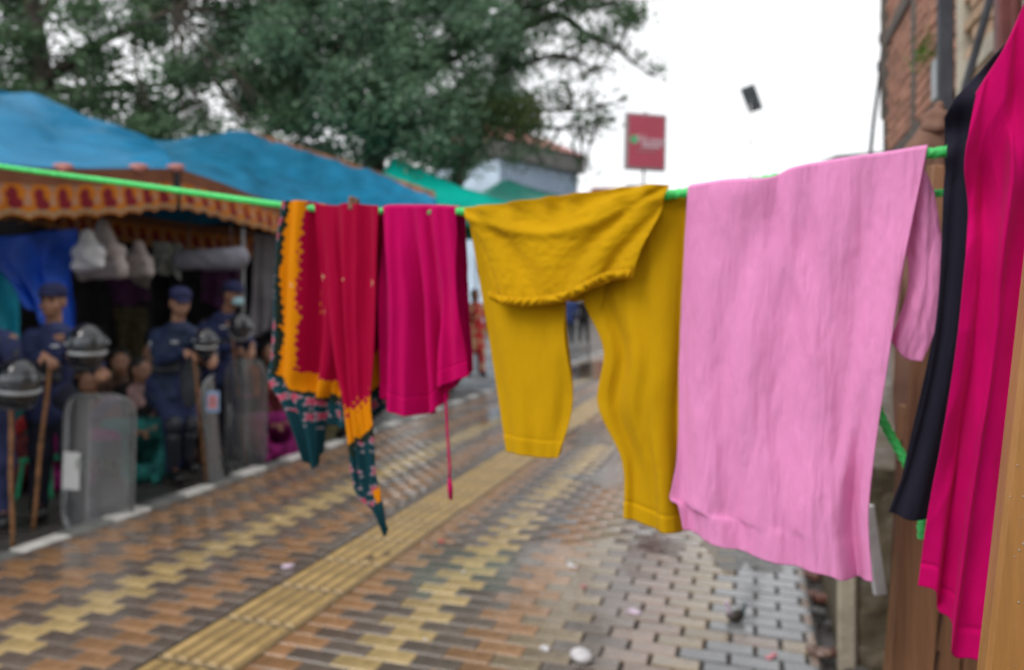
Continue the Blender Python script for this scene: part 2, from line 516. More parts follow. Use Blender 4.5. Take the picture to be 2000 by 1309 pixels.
M['metal_box'] = pm('pale_grey_metal', (.42, .46, .5), rough=.4, var=.15, scale=6, bump=.05)
M['orange_plank'] = pm('faded_orange_shutter', (.36, .2, .15), rough=.7, var=.2, scale=6, bump=.3, bscale=30)
M['cable'] = pm('black_cable', (.02, .022, .024), rough=.5, var=.1, bump=.05)
M['leaf_bright'] = pm('bright_moss_leaf', (.12, .24, .03), rough=.6, var=.4, scale=12, bump=.0, transl=.3)
M['roof_dark'] = pm('dark_roof', (.12, .12, .13), rough=.6, var=.2, scale=3, bump=.2)

bld = empty('brick_house', street(4.5, 1.0, 0), label='old brick house at the right edge with wooden eave and cream beams', cat='house')
w = MB()
w.box(street(3.75, 2.75, 1.15), (3.4, 6.2, 2.5), RST)
w.box(street(3.75, 2.78, 3.3), (3.4, 6.16, 1.798), RST)
w.box(street(3.75, 2.75, 5.4), (3.4, 6.2, 2.4), RST)
w.build('wall', M['mortar'], bld)
bcache = {}
for red, u0, u1, z0, z1 in ((False, 2.7, 4.35, 2.28, 3.3), (True, 4.45, 6.84, 2.66, 4.1)):
    s = MB(); s.box((0, 0, 0), (.11, .222, .064), bev=.005)
    bme = make_mesh('brick', np.array(s.v), s.f, M['brick_red' if red else 'brick_tan'], smooth=False)
    for row in range(int((z1 - z0) / .076)):
        z = z0 + row * .076
        if not red and 2.585 < z < 2.72: continue
        for k in range(14):
            u = u0 + .11 + k * .235 + (row % 2) * .117
            if u > u1 - .1: continue
            o = bpy.data.objects.new('brick', bme)
            o.location = np.array(street(u, 1.06 + random.uniform(-.004, .006), z)) - origin_of(bld)
            o.rotation_euler = (random.gauss(0, .01), random.gauss(0, .01), -TH + random.gauss(0, .01)); o.parent = bld
            COL.objects.link(o)
def trim(name, u, z, lu, lz, mat, proud=.012, tilt=0.0):
    s = MB(); s.box(street(u, 1.005 - proud + .05, z), (.1, lu, lz), RST @ Matrix.Rotation(tilt, 3, 'X'), bev=.006); return s.build(name, M[mat], bld)
trim('beam', 3.5, 2.655, 1.7, .1, 'cream', .014)
trim('beam', 3.4, 3.34, 1.9, .09, 'cream', .014)
trim('frame', 3.08, 3.0, .09, .58, 'cream', .012)
trim('corner_board', 4.40, 2.95, .10, 1.7, 'cream', .012)
trim('post', 6.80, 2.6, .12, 2.9, 'old_wood', .012)
trim('lintel', 6.2, 3.62, 1.0, .12, 'old_wood', .016)
trim('lintel', 5.9, 2.62, 1.8, .1, 'old_wood', .016)
trim('post', 5.62, 3.2, .12, 1.2, 'old_wood', .010)
trim('post', 5.0, 2.2, .16, .9, 'old_wood', .012)
trim('board', 4.62, 3.35, .16, 1.3, 'old_wood', .02, .35)
trim('shutter', 6.35, 2.25, .5, .62, 'old_wood', .006)
trim('shutter', 5.5, 2.2, .42, .7, 'orange_plank', .006)
trim('meter_box', 4.85, 2.78, .2, .24, 'metal_box', .03)
s = MB(); s.box(street(6.84, 1.0, 3.85), (.05, .06, 1.7), RST, bev=.01); s.build('eave_box', M['old_wood'], bld)
s = MB(); s.tube([at(1732, -60, 6.3), at(1727, 60, 6.25), at(1717, 160, 6.2), at(1706, 240, 6.2), at(1699, 310, 6.2), at(1690, 420, 6.2)], .015, n=6)
s.build('cable', M['cable'], bld, smooth=True)
for yy in (30, 75, 130):
    s = MB(); p = at(1726 - yy * .06, yy, 6.25); s.box(p, (.04, .05, .09), RST, bev=.01); s.build('bracket', M['cable'], bld)
# stone plinth with moss at the foot
pl = empty('stone_plinth', (1.37, 3.1, 0), label='mossy wet concrete plinth at the foot of the brick house', cat='plinth')
s = MB(); s.box(street(5.1, .69, .28), (.72, 3.4, 1.05), RST, bev=.02)
s.build('block', M['plinth'], pl)
s = MB(); s.box(street(3.385, .355, .27), (.075, .05, 1.04), RST, bev=.012); s.build('edge_strip', M['plinth_edge'], pl)
fv, fz = np.meshgrid(np.linspace(.40, 1.04, 60), np.linspace(-.24, .80, 90))
fu = 3.385 - .03 * fnoise(fv * 4, fz * 3.2, 51, 4) - .012 * np.abs(vnoise(fv * 11, fz * 8, 52))
FV = np.stack([fu * ST + fv * CT, fu * CT - fv * ST, fz], -1).reshape(-1, 3) - origin_of(pl)
i_, k_ = np.meshgrid(np.arange(89), np.arange(59), indexing='ij'); a_ = (i_ * 60 + k_).ravel()
obj('rough_face', make_mesh('rough_face', FV, np.stack([a_, a_ + 1, a_ + 61, a_ + 60], 1), M['plinth']), pl)
# steel awning frame
af = empty('awning_frame', at(1846, 1000, 3.0), label='grey steel awning post with slanting brace before the brick wall', cat='frame')
s = MB(); p = at(1846, 0, 3.0); s.box((p[0], p[1], 1.95), (.052, .052, 4.1), RST, bev=.004); s.build('post', M['steel'], af)
s = MB(); s.tube([at(1868, 235, 3.0), at(1950, -60, 2.9)], .016, n=8); s.build('brace', M['steel'], af)
s = MB(); s.tube([at(1846, -30, 3.0), at(2080, -30, 2.9)], .02, n=8); s.build('top_bar', M['steel'], af)
mp_ = empty('door_post', at(1970, 900, 2.2), label='maroon painted wooden door post at the top right corner', cat='post')
s = MB(); p = at(1968, 0, 2.2); s.box((p[0], p[1], 1.8), (.062, .06, 3.6), RST, bev=.008); s.build('post', M['maroon'], mp_)
s = MB(); s.box((p[0] - .003, p[1] - .035, 1.8), (.02, .02, 3.5), RST, bev=.004); s.build('moulding', M['maroon'], mp_)
# moss tuft on the wall
V = []; Fq = []
c0 = np.array(street(4.98, .95, 2.98))
for k in range(150):
    c = c0 + rng.normal(0, 1, 3) * (.025, .06, .05)
    d1 = rng.normal(0, 1, 3); d1 /= np.linalg.norm(d1); d2 = np.cross(d1, rng.normal(0, 1, 3)); d2 /= np.linalg.norm(d2)
    n0 = len(V); V += [c, c + d1 * .008 + d2 * .015, c + d2 * .03, c - d1 * .008 + d2 * .015]; Fq.append((n0, n0 + 1, n0 + 2, n0 + 3))
fern = obj('wall_fern', make_mesh('wall_fern', V, np.array(Fq), M['leaf_bright'])); tag(fern, 'small bright green fern growing from the brick house wall', 'plant'); fern['kind'] = 'stuff'

# ------------------------------------------------------------------ surface nets for soft bodies
def cap(a, b, ra, rb): return ('c', np.array(a, float), np.array(b, float), ra, rb)
def ell(c, r, rot=None): return ('e', np.array(c, float), np.array(r, float), rot)

def sdf_eval(prims, P_, k):
    D = None
    for pr in prims:
        if pr[0] == 'c':
            _, a, b, ra, rb = pr
            ab = b - a; L2 = max(ab @ ab, 1e-9)
            t = np.clip(((P_ - a) @ ab) / L2, 0, 1)
            d = np.linalg.norm(P_ - a - t[..., None] * ab, axis=-1) - (ra + (rb - ra) * t)
        else:
            _, c, r, rot = pr
            q = P_ - c
            if rot is not None: q = q @ np.array(rot)
            kk = np.linalg.norm(q / r, axis=-1)
            d = (kk - 1) * np.min(r) * .5 + (kk - 1) * kk / np.maximum(np.linalg.norm(q / (r * r), axis=-1), 1e-6) * .5
        if D is None: D = d
        else:
            h = np.maximum(k - np.abs(D - d), 0) / k
            D = np.minimum(D, d) - h * h * k * .25
    return D

def surface(prims, vox, k=.03, cut=None, wrinkle=0, wf=40, seed=0):
    lo = np.full(3, 1e9); hi = -lo
    for pr in prims:
        if pr[0] == 'c':
            r = max(pr[3], pr[4]); lo = np.minimum(lo, np.minimum(pr[1], pr[2]) - r); hi = np.maximum(hi, np.maximum(pr[1], pr[2]) + r)
        else:
            r = pr[2].max(); lo = np.minimum(lo, pr[1] - r); hi = np.maximum(hi, pr[1] + r)
    lo -= vox * 3 + k * .3; hi += vox * 3 + k * .3
    nx, ny, nz = (np.ceil((hi - lo) / vox).astype(int) + 1)
    g = np.stack(np.meshgrid(lo[0] + vox * np.arange(nx), lo[1] + vox * np.arange(ny), lo[2] + vox * np.arange(nz), indexing='ij'), -1)
    D = sdf_eval(prims, g, k)
    if wrinkle:
        ph = np.random.default_rng(seed).random(6) * 6
        D = D + wrinkle * (np.sin(g[..., 2] * wf + 9 * g[..., 0] + ph[0] + 2 * np.sin(g[..., 0] * 13 + ph[3])) * .6 +
                           np.sin(g[..., 2] * wf * .55 - g[..., 0] * 21 + g[..., 1] * 17 + ph[1]) * .6 + np.sin(g[..., 0] * wf * .8 + g[..., 1] * 25 + g[..., 2] * 11 + ph[2]) * .4)
    if cut is not None: D = np.maximum(D, cut(g))
    ins = D < 0
    cells = ins[:-1, :-1, :-1].astype(np.int8) * 0
    corners = [(i, j, l) for i in (0, 1) for j in (0, 1) for l in (0, 1)]
    sl_ = lambda A, c: A[c[0]:nx - 1 + c[0], c[1]:ny - 1 + c[1], c[2]:nz - 1 + c[2]]
    for c in corners: cells = cells + sl_(ins, c)
    act = (cells > 0) & (cells < 8)
    idx = np.full(act.shape, -1, dtype=np.int64); ids = np.argwhere(act); idx[act] = np.arange(len(ids))
    acc = np.zeros((len(ids), 3)); num = np.zeros(len(ids))
    cv = {c: D[ids[:, 0] + c[0], ids[:, 1] + c[1], ids[:, 2] + c[2]] for c in corners}
    for c in corners:
        for ax in range(3):
            if c[ax] == 1: continue
            e = list(c); e[ax] = 1; e = tuple(e)
            a, b = cv[c], cv[e]
            m = (a < 0) != (b < 0)
            t = np.where(m, a / np.where(m, a - b, 1), 0)
            pt = np.zeros((len(ids), 3)) + np.array(c)
            pt[:, ax] += t
            acc[m] += pt[m]; num[m] += 1
    V = lo + vox * (ids + acc / num[:, None])
    Fs = []
    for ax in range(3):
        a1, a2 = (ax + 1) % 3, (ax + 2) % 3
        s0 = [slice(None)] * 3; s1 = [slice(None)] * 3
        s0[ax] = slice(0, -1); s1[ax] = slice(1, None)
        A, B = ins[tuple(s0)], ins[tuple(s1)]
        ch = np.argwhere(A != B)
        ok = (ch[:, a1] > 0) & (ch[:, a2] > 0) & (ch[:, a1] < D.shape[a1] - 1) & (ch[:, a2] < D.shape[a2] - 1)
        ch = ch[ok]
        if not len(ch): continue
        def ci(d1, d2):
            q = ch.copy(); q[:, a1] += d1; q[:, a2] += d2
            return idx[q[:, 0], q[:, 1], q[:, 2]]
        q = np.stack([ci(-1, -1), ci(0, -1), ci(0, 0), ci(-1, 0)], 1)
        fl = ~A[ch[:, 0], ch[:, 1], ch[:, 2]]
        q[fl] = q[fl][:, ::-1]
        Fs.append(q)
    return V, np.concatenate(Fs)

def joined(parts):
    V = []; Fq = []; n = 0
    for v, f in parts:
        V.append(v); Fq.append(f + n); n += len(v)
    return np.concatenate(V), np.concatenate(Fq)

def soft(name, prims, vox, mat, parent=None, k=.03, **kw):
    V, Fq = surface(prims, vox, k, **kw)
    return obj(name, make_mesh(name, V, Fq, mat), parent)

# ------------------------------------------------------------------ people
M['skin'] = pm('skin_brown', (.33, .165, .1), rough=.5, var=.1, scale=9, bump=.05, bscale=80)
M['skin_light'] = pm('skin_tan', (.4, .21, .13), rough=.5, var=.1, scale=9, bump=.05, bscale=80)
M['navy'] = pm('navy_uniform', (.032, .042, .115), rough=.75, var=.2, scale=6, bump=.25, bscale=45, spec=.25)
M['navy_dark'] = pm('navy_jacket', (.022, .036, .085), rough=.6, var=.25, scale=6, bump=.25, bscale=35, spec=.3)
M['trouser'] = pm('dark_trouser', (.018, .021, .036), rough=.75, var=.2, scale=6, bump=.25, bscale=45, spec=.25)
M['cap'] = pm('navy_cap_cloth', (.026, .03, .085), rough=.8, var=.15, scale=9, bump=.2, bscale=80, spec=.2)
M['boot'] = pm('black_boot_leather', (.012, .012, .014), rough=.35, var=.2, scale=9, bump=.1)
M['pad'] = pm('black_plastic_pad', (.03, .034, .045), rough=.35, var=.2, scale=9, bump=.05)
M['hair'] = pm('black_hair', (.012, .01, .009), rough=.55, var=.2, scale=20, bump=.3, bscale=120, stretch=(1, 1, .2))
M['eye'] = pm('dark_eye', (.02, .014, .012), rough=.2, var=.1, bump=0)
M['lip'] = pm('lip', (.26, .1, .075), rough=.5, var=.1, bump=0)
M['mask'] = pm('pale_blue_mask', (.4, .66, .74), rough=.8, var=.08, scale=9, bump=.1)
M['badge'] = pm('white_badge', (.6, .62, .64), rough=.5, var=.1, bump=0)
M['vest'] = pm('grey_vest', (.05, .055, .065), rough=.7, var=.3, scale=10, bump=.3, bscale=50)
M['helmet'] = pm('black_helmet_shell', (.012, .013, .018), rough=.14, var=.1, scale=5, bump=0, coat=.6)
M['helmet_trim'] = pm('pale_helmet_trim', (.38, .4, .42), rough=.3, var=.15, bump=0)
M['bamboo'] = pm('bamboo_cane', (.36, .17, .07), rough=.5, var=.3, scale=7, bump=.15, stretch=(1, 1, 3))
M['visor'] = clear_mat('helmet_visor', (.72, .76, .8), (.3, .32, .35), .14, .35, .06)
M['shield'] = clear_mat('riot_shield_plastic', (.88, .89, .9), (.46, .47, .49), .17, .42, .14)
M['shield_rim'] = pm('shield_edge', (.2, .21, .215), rough=.3, var=.15, bump=0)
M['paper'] = pm('white_paper', (.62, .63, .62), rough=.8, var=.08, scale=4, bump=.05)
M['print'] = clear_mat('worn_pale_print', (.9, .92, .9), (.42, .46, .43), .35, .2, .3)

def hand_prims(wrist, tip_dir, palm_n, side, curl=.6, s=1.0):
    """palm with four unequal bent fingers and a thumb leaving its side"""
    w = np.array(wrist, float); d = np.array(tip_dir, float); d /= np.linalg.norm(d)
    n_ = np.array(palm_n, float); n_ -= d * (n_ @ d); n_ /= np.linalg.norm(n_)
    x = np.cross(d, n_) * side
    pr = [cap(w - d * .03 * s, w + d * .01 * s, .026 * s, .024 * s)]
    for i, o in enumerate((-.026, -.009, .009, .025)):
        pr.append(cap(w + d * .012 * s + x * o * .6 * s, w + d * .085 * s + x * o * s, .017 * s, .0135 * s))
    for i, (o, l) in enumerate(zip((-.027, -.009, .01, .028), (.066, .078, .073, .056))):
        p = w + d * .088 * s + x * o * s; dr_ = d.copy(); a = 0
        for j, fr in enumerate((.45, .32, .23)):
            a += curl * (.55 + .25 * j)
            dr_ = d * math.cos(a) + n_ * math.sin(a)
            q = p + dr_ * l * fr * s
            pr.append(cap(p, q, (.0098 - .0012 * j) * s, (.0092 - .0012 * j) * s)); p = q
    t0 = w + d * .022 * s - x * .026 * s; t1 = t0 + (d * .55 - x * .6 + n_ * .35) * .042 * s; t2 = t1 + (d * .8 - x * .1 + n_ * .5) * .034 * s
    pr += [cap(t0, t1, .014 * s, .012 * s), cap(t1, t2, .0115 * s, .0095 * s)]
    return pr

def head_prims(c, yaw, pitch=0.0, s=1.0):
    Rm = np.array(Matrix.Rotation(yaw, 3, 'Z') @ Matrix.Rotation(pitch, 3, 'X'))
    T = lambda p: c + Rm @ (np.array(p, float) * s)
    E = lambda p, r: ('e', T(p), np.array(r, float) * s, Rm)
    pr = [E((0, .012, .03), (.074, .094, .088)), E((0, -.02, -.045), (.058, .07, .07)), E((0, -.05, -.088), (.03, .03, .024)),
          E((0, -.083, -.02), (.013, .02, .028)), E((0, -.097, -.033), (.014, .014, .011)),
          E((.035, -.062, -.03), (.026, .024, .024)), E((-.035, -.062, -.03), (.026, .024, .024)),
          E((0, -.075, .022), (.055, .018, .012)), E((0, -.079, -.066), (.024, .012, .009)),
          E((.076, .012, -.012), (.01, .02, .032)), E((-.076, .012, -.012), (.01, .02, .032))]
    return pr, T, Rm, E

def person(name, loc, rz, label, J, skin, top, legs, shoes, cat='person', group=None, voxel=.013, cap_mat=None, hair=None, hair_long=False,
           jacket_len=.92, face_yaw=0.0, face_pitch=0.0, mask=False, girth=1.0, hands=True, skirt=False, top_wr=.007, seed=0, shawl=None, leg_pads=False):
    root = empty(name, loc, rz, label, cat, group)
    A = {k: np.array(v, float) for k, v in J.items()}
    G = girth
    hc = A['head']
    hp, T, Rm, E = head_prims(hc, face_yaw, face_pitch)
    neck = A['neck']
    hp = hp + [cap(neck - (0, 0, .04), hc + Rm @ np.array((0, .02, -.05)), .056, .052)]
    chest, pel = A['chest'], A['pelvis']
    body = [cap(neck - (0, 0, .05), chest, .07 * G, .105 * G), cap(chest, pel, .11 * G, .115 * G),
            cap(A['sl'], A['sr'], .065, .065)]
    for q in 'lr':
        body += [cap(A['s' + q], A['e' + q], .05, .04), cap(A['e' + q], A['w' + q], .038, .026)]
        body += [cap(pel + (A['h' + q] - pel) * .8, A['k' + q], .08 * G, .055), cap(A['k' + q], A['a' + q], .054, .038), cap(A['a' + q], A['t' + q], .04, .032)]
    parts = [surface(body, max(voxel, .016), .03), surface(hp, .0075 if voxel < .018 else .011, .02)]
    if hands:
        for q in 'lr':
            parts.append(surface(hand_prims(A['w' + q], A['d' + q], A['n' + q], 1 if q == 'r' else -1, curl=J.get('curl', .7)), .0045 if voxel < .018 else .008, .008))
    V, Fq = joined(parts)
    obj('body', make_mesh('body', V, Fq, skin), root)
    # face
    ey = [cap(T((sx * .03, -.079, .0)), T((sx * .036, -.078, .0)), .0075, .0075) for sx in (-1, 1)]
    if voxel < .018:
        for e in ey: soft('eye', [e], .004, M['eye'], root, k=.004)
        soft('eyebrow', [cap(T((-.045, -.086, .022)), T((-.018, -.09, .02)), .005, .005)], .003, M['hair'], root, k=.003)
        soft('eyebrow', [cap(T((.045, -.086, .022)), T((.018, -.09, .02)), .005, .005)], .003, M['hair'], root, k=.003)
        if not mask: soft('mouth', [cap(T((-.018, -.089, -.064)), T((.018, -.089, -.064)), .005, .005)], .003, M['lip'], root, k=.003)
    # top
    tp = [cap(neck - (0, 0, .07), chest, .1 * G, .13 * G), cap(chest, pel + (0, 0, .02), .135 * G, .135 * G), cap(neck - (0, 0, .03), A['sl'] + (0, 0, .0), .06, .06), cap(neck - (0, 0, .03), A['sr'] + (0, 0, .0), .06, .06),
          cap(A['sl'] - (0, 0, .02), chest + (0, 0, -.04), .06, .09), cap(A['sr'] - (0, 0, .02), chest + (0, 0, -.04), .06, .09)]
    for q in 'lr':
        wv = A['w' + q] + (A['e' + q] - A['w' + q]) * .12
        tp += [cap(A['s' + q], A['e' + q], .068, .058), cap(A['e' + q], wv, .057, .042)]
    if not skirt:
        up = np.array((0, 0, -1.0)); hem = max(0, pel[2] - jacket_len)
        for q in 'lr':
            tp.append(cap(pel, pel + (A['h' + q] - pel) * .6 + up * hem, .13 * G, .135 * G))
    soft('shirt' if not skirt else 'blouse', tp, voxel, top, root, k=.035, wrinkle=top_wr, seed=seed)
    soft('collar', [cap(neck + (-.05, -.03, .0), neck + (0, -.07, -.03), .02, .018), cap(neck + (.05, -.03, .0), neck + (0, -.07, -.03), .02, .018),
                    cap(neck + (-.05, -.02, 0), neck + (-.02, .05, .01), .02, .02), cap(neck + (.05, -.02, 0), neck + (.02, .05, .01), .02, .02), cap(neck + (-.02, .05, .01), neck + (.02, .05, .01), .02, .02)], .009, top, root, k=.02)
    # legs
    lp = []
    for q in 'lr':
        lp += [cap(pel, A['h' + q], .12 * G, .105 * G), cap(A['h' + q], A['k' + q], .1 * G, .076), cap(A['k' + q], A['a' + q] + (0, 0, .02), .074, .062)]
    if skirt:
        mid = (A['kl'] + A['kr']) / 2
        lp += [cap(pel, mid, .15 * G, .1), cap(A['kl'], A['kr'], .1, .1), cap(A['al'], A['ar'], .08, .08)]
    soft('trousers' if not skirt else 'skirt', lp, voxel, legs, root, k=.05, wrinkle=.004, seed=seed + 3)
    for q in 'lr':
        a, t = A['a' + q], A['t' + q]
        soft('boot', [cap(a + (0, 0, .06), a, .05, .05), cap(a - (0, 0, .02), t, .048, .04), cap(a - (0, 0, .035), t - (0, 0, .01), .042, .038)], max(.01, voxel * .8), shoes, root, k=.03)
    if leg_pads:
        for q in 'lr':
            k_, a = A['k' + q], A['a' + q]; f = np.array((.03, -.055, 0))
            soft('knee_pad', [ell(k_ + f, (.075, .05, .085))], .01, M['pad'], root, k=.02)
            soft('shin_guard', [cap(k_ + (a - k_) * .28 + f * .9, k_ + (a - k_) * .82 + f * .8, .062, .05)], .01, M['pad'], root, k=.02)
    if cap_mat:
        crown = [E((0, .008, .085), (.09, .108, .062)), E((0, .006, .055), (.086, .104, .045))]
        soft('cap', crown + [E((0, -.115, .05), (.062, .05, .01))], .008, cap_mat, root, k=.018)
        soft('hair', [E((0, .035, .02), (.079, .088, .062))], .009, M['hair'], root, k=.02)
    elif hair:
        hpz = [E((0, .028, .055), (.084, .094, .075)), E((0, .06, .0), (.08, .065, .075))]
        if hair_long: hpz += [cap(T((0, .085, -.02)), T((0, .1, -.3)), .05, .022)]
        soft('hair', hpz, .01 if voxel < .018 else .014, hair, root, k=.03)
    if mask:
        soft('face_mask', [E((0, -.068, -.05), (.062, .05, .048)), E((0, -.08, -.03), (.03, .03, .022))], .008, M['mask'], root, k=.03)
    if cap_mat:
        f_ = lambda x, z, d=0: chest + np.array((x, -.135 * G - d, z))
        soft('chest_badge', [cap(f_(.06, .06), f_(.10, .06), .012, .012)], .006, M['badge'], root, k=.01)
        for sx in (-1, 1): soft('pocket', [cap(f_(sx * .085 - .03, .01, .002), f_(sx * .085 + .03, .01, .002), .022, .022), cap(f_(sx * .085 - .03, -.04, .002), f_(sx * .085 + .03, -.04, .002), .022, .022)], .01, top, root, k=.03)
        soft('vest_panel', [cap(f_(-.09, -.09, -.01), f_(.09, -.09, -.01), .04, .04), cap(f_(-.08, -.17, -.01), f_(.08, -.17, -.01), .04, .04)], .012, M['vest'], root, k=.04, wrinkle=.004)
        for q, sx in (('l', 1), ('r', -1)):
            p_ = A['s' + q] + (A['e' + q] - A['s' + q]) * .35
            soft('arm_patch', [cap(p_ + np.array((sx * .05, -.035, .02)), p_ + np.array((sx * .05, -.035, -.02)), .018, .018)], .007, M['badge'] if q == 'r' else M['vest'], root, k=.01)
    if shawl:
        sp = [cap(A['sl'] + (0, -.05, .02), chest + (-.08, -.14, -.1), .055, .07), cap(A['sr'] + (0, .03, .03), A['sl'] + (0, .03, .03), .07, .07), cap(A['sr'] + (0, -.05, .02), A['sr'] + (.03, -.09, -.3), .06, .05)]
        soft('shawl', sp, voxel, shawl, root, k=.06, wrinkle=.005, seed=seed + 9)
    return root

def cane(p0, p1, label, r=.014):
    s = MB(); p0, p1 = np.array(p0), np.array(p1)
    pts = [tuple(p0 + (p1 - p0) * t + np.array((math.sin(t * 9) * .004, 0, 0))) for t in np.linspace(0, 1, 25)]
    rr = [r * (1.22 if i % 6 == 0 else 1.0) * (1 - .15 * i / 25) for i in range(25)]
    s.tube(pts, rr, n=10)
    o = s.build('bamboo_cane', M['bamboo'], smooth=True, loc=tuple(p1))
    return tag(o, label, 'cane', 'bamboo canes held by policemen')

def helmet(c, yaw, label, s=1.0, tilt=0.0):
    root = empty('riot_helmet', c, 0, label, 'helmet', 'riot helmets of the policemen')
    Rm = np.array(Matrix.Rotation(yaw, 3, 'Z') @ Matrix.Rotation(tilt, 3, 'X'))
    def E(p, r): return ('e', Rm @ np.array(p, float) * s, np.array(r, float) * s, Rm)
    def cutf(g):
        q = g @ Rm
        return -(q[..., 2] + .15 * s)
    soft('shell', [E((0, .01, .02), (.125, .15, .14)), E((0, .02, -.065), (.123, .14, .115))], .008, M['helmet'], root, k=.03, cut=cutf)
    # visor: front band of a slightly larger ellipsoid
    V = []; Fq = []
    na, nb = 20, 8
    for j in range(nb + 1):
        for i in range(na + 1):
            a = -1.3 + 2.6 * i / na; b = -.42 + .85 * j / nb
            p = np.array((.131 * math.sin(a) * math.cos(b), .01 - .158 * math.cos(a) * math.cos(b), .02 + .145 * math.sin(b))) * s
            V.append(Rm @ p)
    Fq = np.array([(j * (na + 1) + i, j * (na + 1) + i + 1, (j + 1) * (na + 1) + i + 1, (j + 1) * (na + 1) + i) for j in range(nb) for i in range(na)])
    vo = obj('visor', make_mesh('visor', V, Fq, M['visor']), root)
    md = vo.modifiers.new('thick', 'SOLIDIFY'); md.thickness = .004
    m_ = MB()
    m_.tube([tuple(np.array(V[i]) * 1.01 + origin_of(root)) for i in range(na + 1)], .014 * s, n=8)
    m_.build('visor_trim', M['helmet_trim'], root, smooth=True)
    for sx in (-1, 1):
        m_ = MB(); p = Rm @ (np.array((sx * .132, .0, .02)) * s) + origin_of(root); m_.tube([tuple(p - Rm @ np.array((.01, 0, 0))), tuple(p + Rm @ np.array((.01, 0, 0)))], .013 * s, n=10)
        m_.build('hinge', M['helmet_trim'], root)
    m_ = MB(); rng_ = [Rm @ (np.array((.094 * math.sin(t), .02 + .106 * math.cos(t), -.148)) * s) + origin_of(root) for t in np.linspace(0, 2 * math.pi, 25)]
    m_.tube([tuple(p) for p in rng_], .009 * s, n=6); m_.build('rim', M['pad'], root, smooth=True)
    return root

def text_mesh(txt, size, depth=.002):
    cu = bpy.data.curves.new('lettering', 'FONT'); cu.body = txt; cu.size = size; cu.align_x = 'CENTER'; cu.align_y = 'CENTER'; cu.extrude = depth
    to = bpy.data.objects.new('lettering', cu); COL.objects.link(to)
    dg = bpy.context.evaluated_depsgraph_get(); dg.update()
    me = bpy.data.meshes.new_from_object(to.evaluated_get(dg))
    bpy.data.objects.remove(to)
    return me

def shield(base, yaw, label, w=.5, h=.95, tilt=0.0, sticker=True, letters=True, depth=.09, lean=0.0):
    """curved clear riot shield with rounded corners, standing on its lower edge"""
    root = empty('riot_shield', base, 0, label, 'shield', 'clear riot shields of the policemen')
    Rm = np.array(Matrix.Rotation(yaw, 3, 'Z') @ Matrix.Rotation(tilt, 3, 'X') @ Matrix.Rotation(lean, 3, 'Y'))
    def pt(a, b, off=0):      # a -1..1 across, b 0..1 up
        rr = .14 * 2 / 1
        z = b * h
        # rounded corners
        e = 1.0
        rc = .16
        for zz in (z, h - z):
            if zz < rc: e = min(e, 1 - (rc - math.sqrt(max(0, rc * rc - (rc - zz) ** 2))) / (w / 2) * .8)
        x = a * e * w / 2
        y = -depth * math.cos(x / (w / 2) * 1.35) + depth * .3 - off
        return Rm @ np.array((x, y, z))
    na, nb = 18, 32
    V = [pt(-1 + 2 * i / na, j / nb) for j in range(nb + 1) for i in range(na + 1)]
    Fq = np.array([(j * (na + 1) + i, j * (na + 1) + i + 1, (j + 1) * (na + 1) + i + 1, (j + 1) * (na + 1) + i) for j in range(nb) for i in range(na)])
    o = obj('plate', make_mesh('plate', V, Fq, M['shield']), root)
    md = o.modifiers.new('thick', 'SOLIDIFY'); md.thickness = .005
    lp = [pt(-1, j / nb) for j in range(nb + 1)] + [pt(-1 + 2 * i / na, 1) for i in range(1, na + 1)] + [pt(1, 1 - j / nb) for j in range(1, nb + 1)] + [pt(1 - 2 * i / na, 0) for i in range(1, na + 1)]
    m_ = MB(); m_.tube([tuple(p + origin_of(root)) for p in lp], .007, n=6); m_.build('edge', M['shield_rim'], root, smooth=True)
    m_ = MB()
    m_.tube([tuple(pt(.0, t, -.09) + origin_of(root)) for t in (.5, .55, .6, .65)], .014, n=8); m_.build('handle', M['pad'], root, smooth=True)
    m_ = MB()
    for i in range(8):
        a0, a1 = -.62 + i * .155, -.62 + (i + 1) * .155
        q = [pt(a0, .52, -.055) + origin_of(root), pt(a1, .52, -.055) + origin_of(root), pt(a1, .66, -.055) + origin_of(root), pt(a0, .66, -.055) + origin_of(root)]
        m_.add(q, [(0, 1, 2, 3)])
    ho = m_.build('arm_pad', M['pad'], root); md = ho.modifiers.new('thick', 'SOLIDIFY'); md.thickness = .012
    if sticker:
        m_ = MB(); st = []
        for a0, a1 in ((-.98, -.78), (-.78, -.58), (-.58, -.38)):
            m_.add([pt(a0, .31, .006) + origin_of(root), pt(a1, .31, .006) + origin_of(root), pt(a1, .58, .006) + origin_of(root), pt(a0, .58, .006) + origin_of(root)], [(0, 1, 2, 3)])
        so_ = m_.build('notice', M['paper'], root); md = so_.modifiers.new('thick', 'SOLIDIFY'); md.thickness = .0015
    if letters:
        me = text_mesh('POLICE', .11)
        vv = np.array([v.co for v in me.vertices])
        new = [pt(.16 + x / (w / 2) * .95, .49 + (y) / h, .008 + z) for x, y, z in vv]
        for v, p in zip(me.vertices, new): v.co = p
        me.materials.clear(); me.materials.append(M['print'])
        obj('lettering', me, root)
    return root

RZ = -.12
def joints(Yr, foot_px):
    root = np.array((at(foot_px, HZ, Yr)[0], Yr, RZ))
    return lambda px, py, y=0.0: np.array(at(px, py, Yr + y)) - root

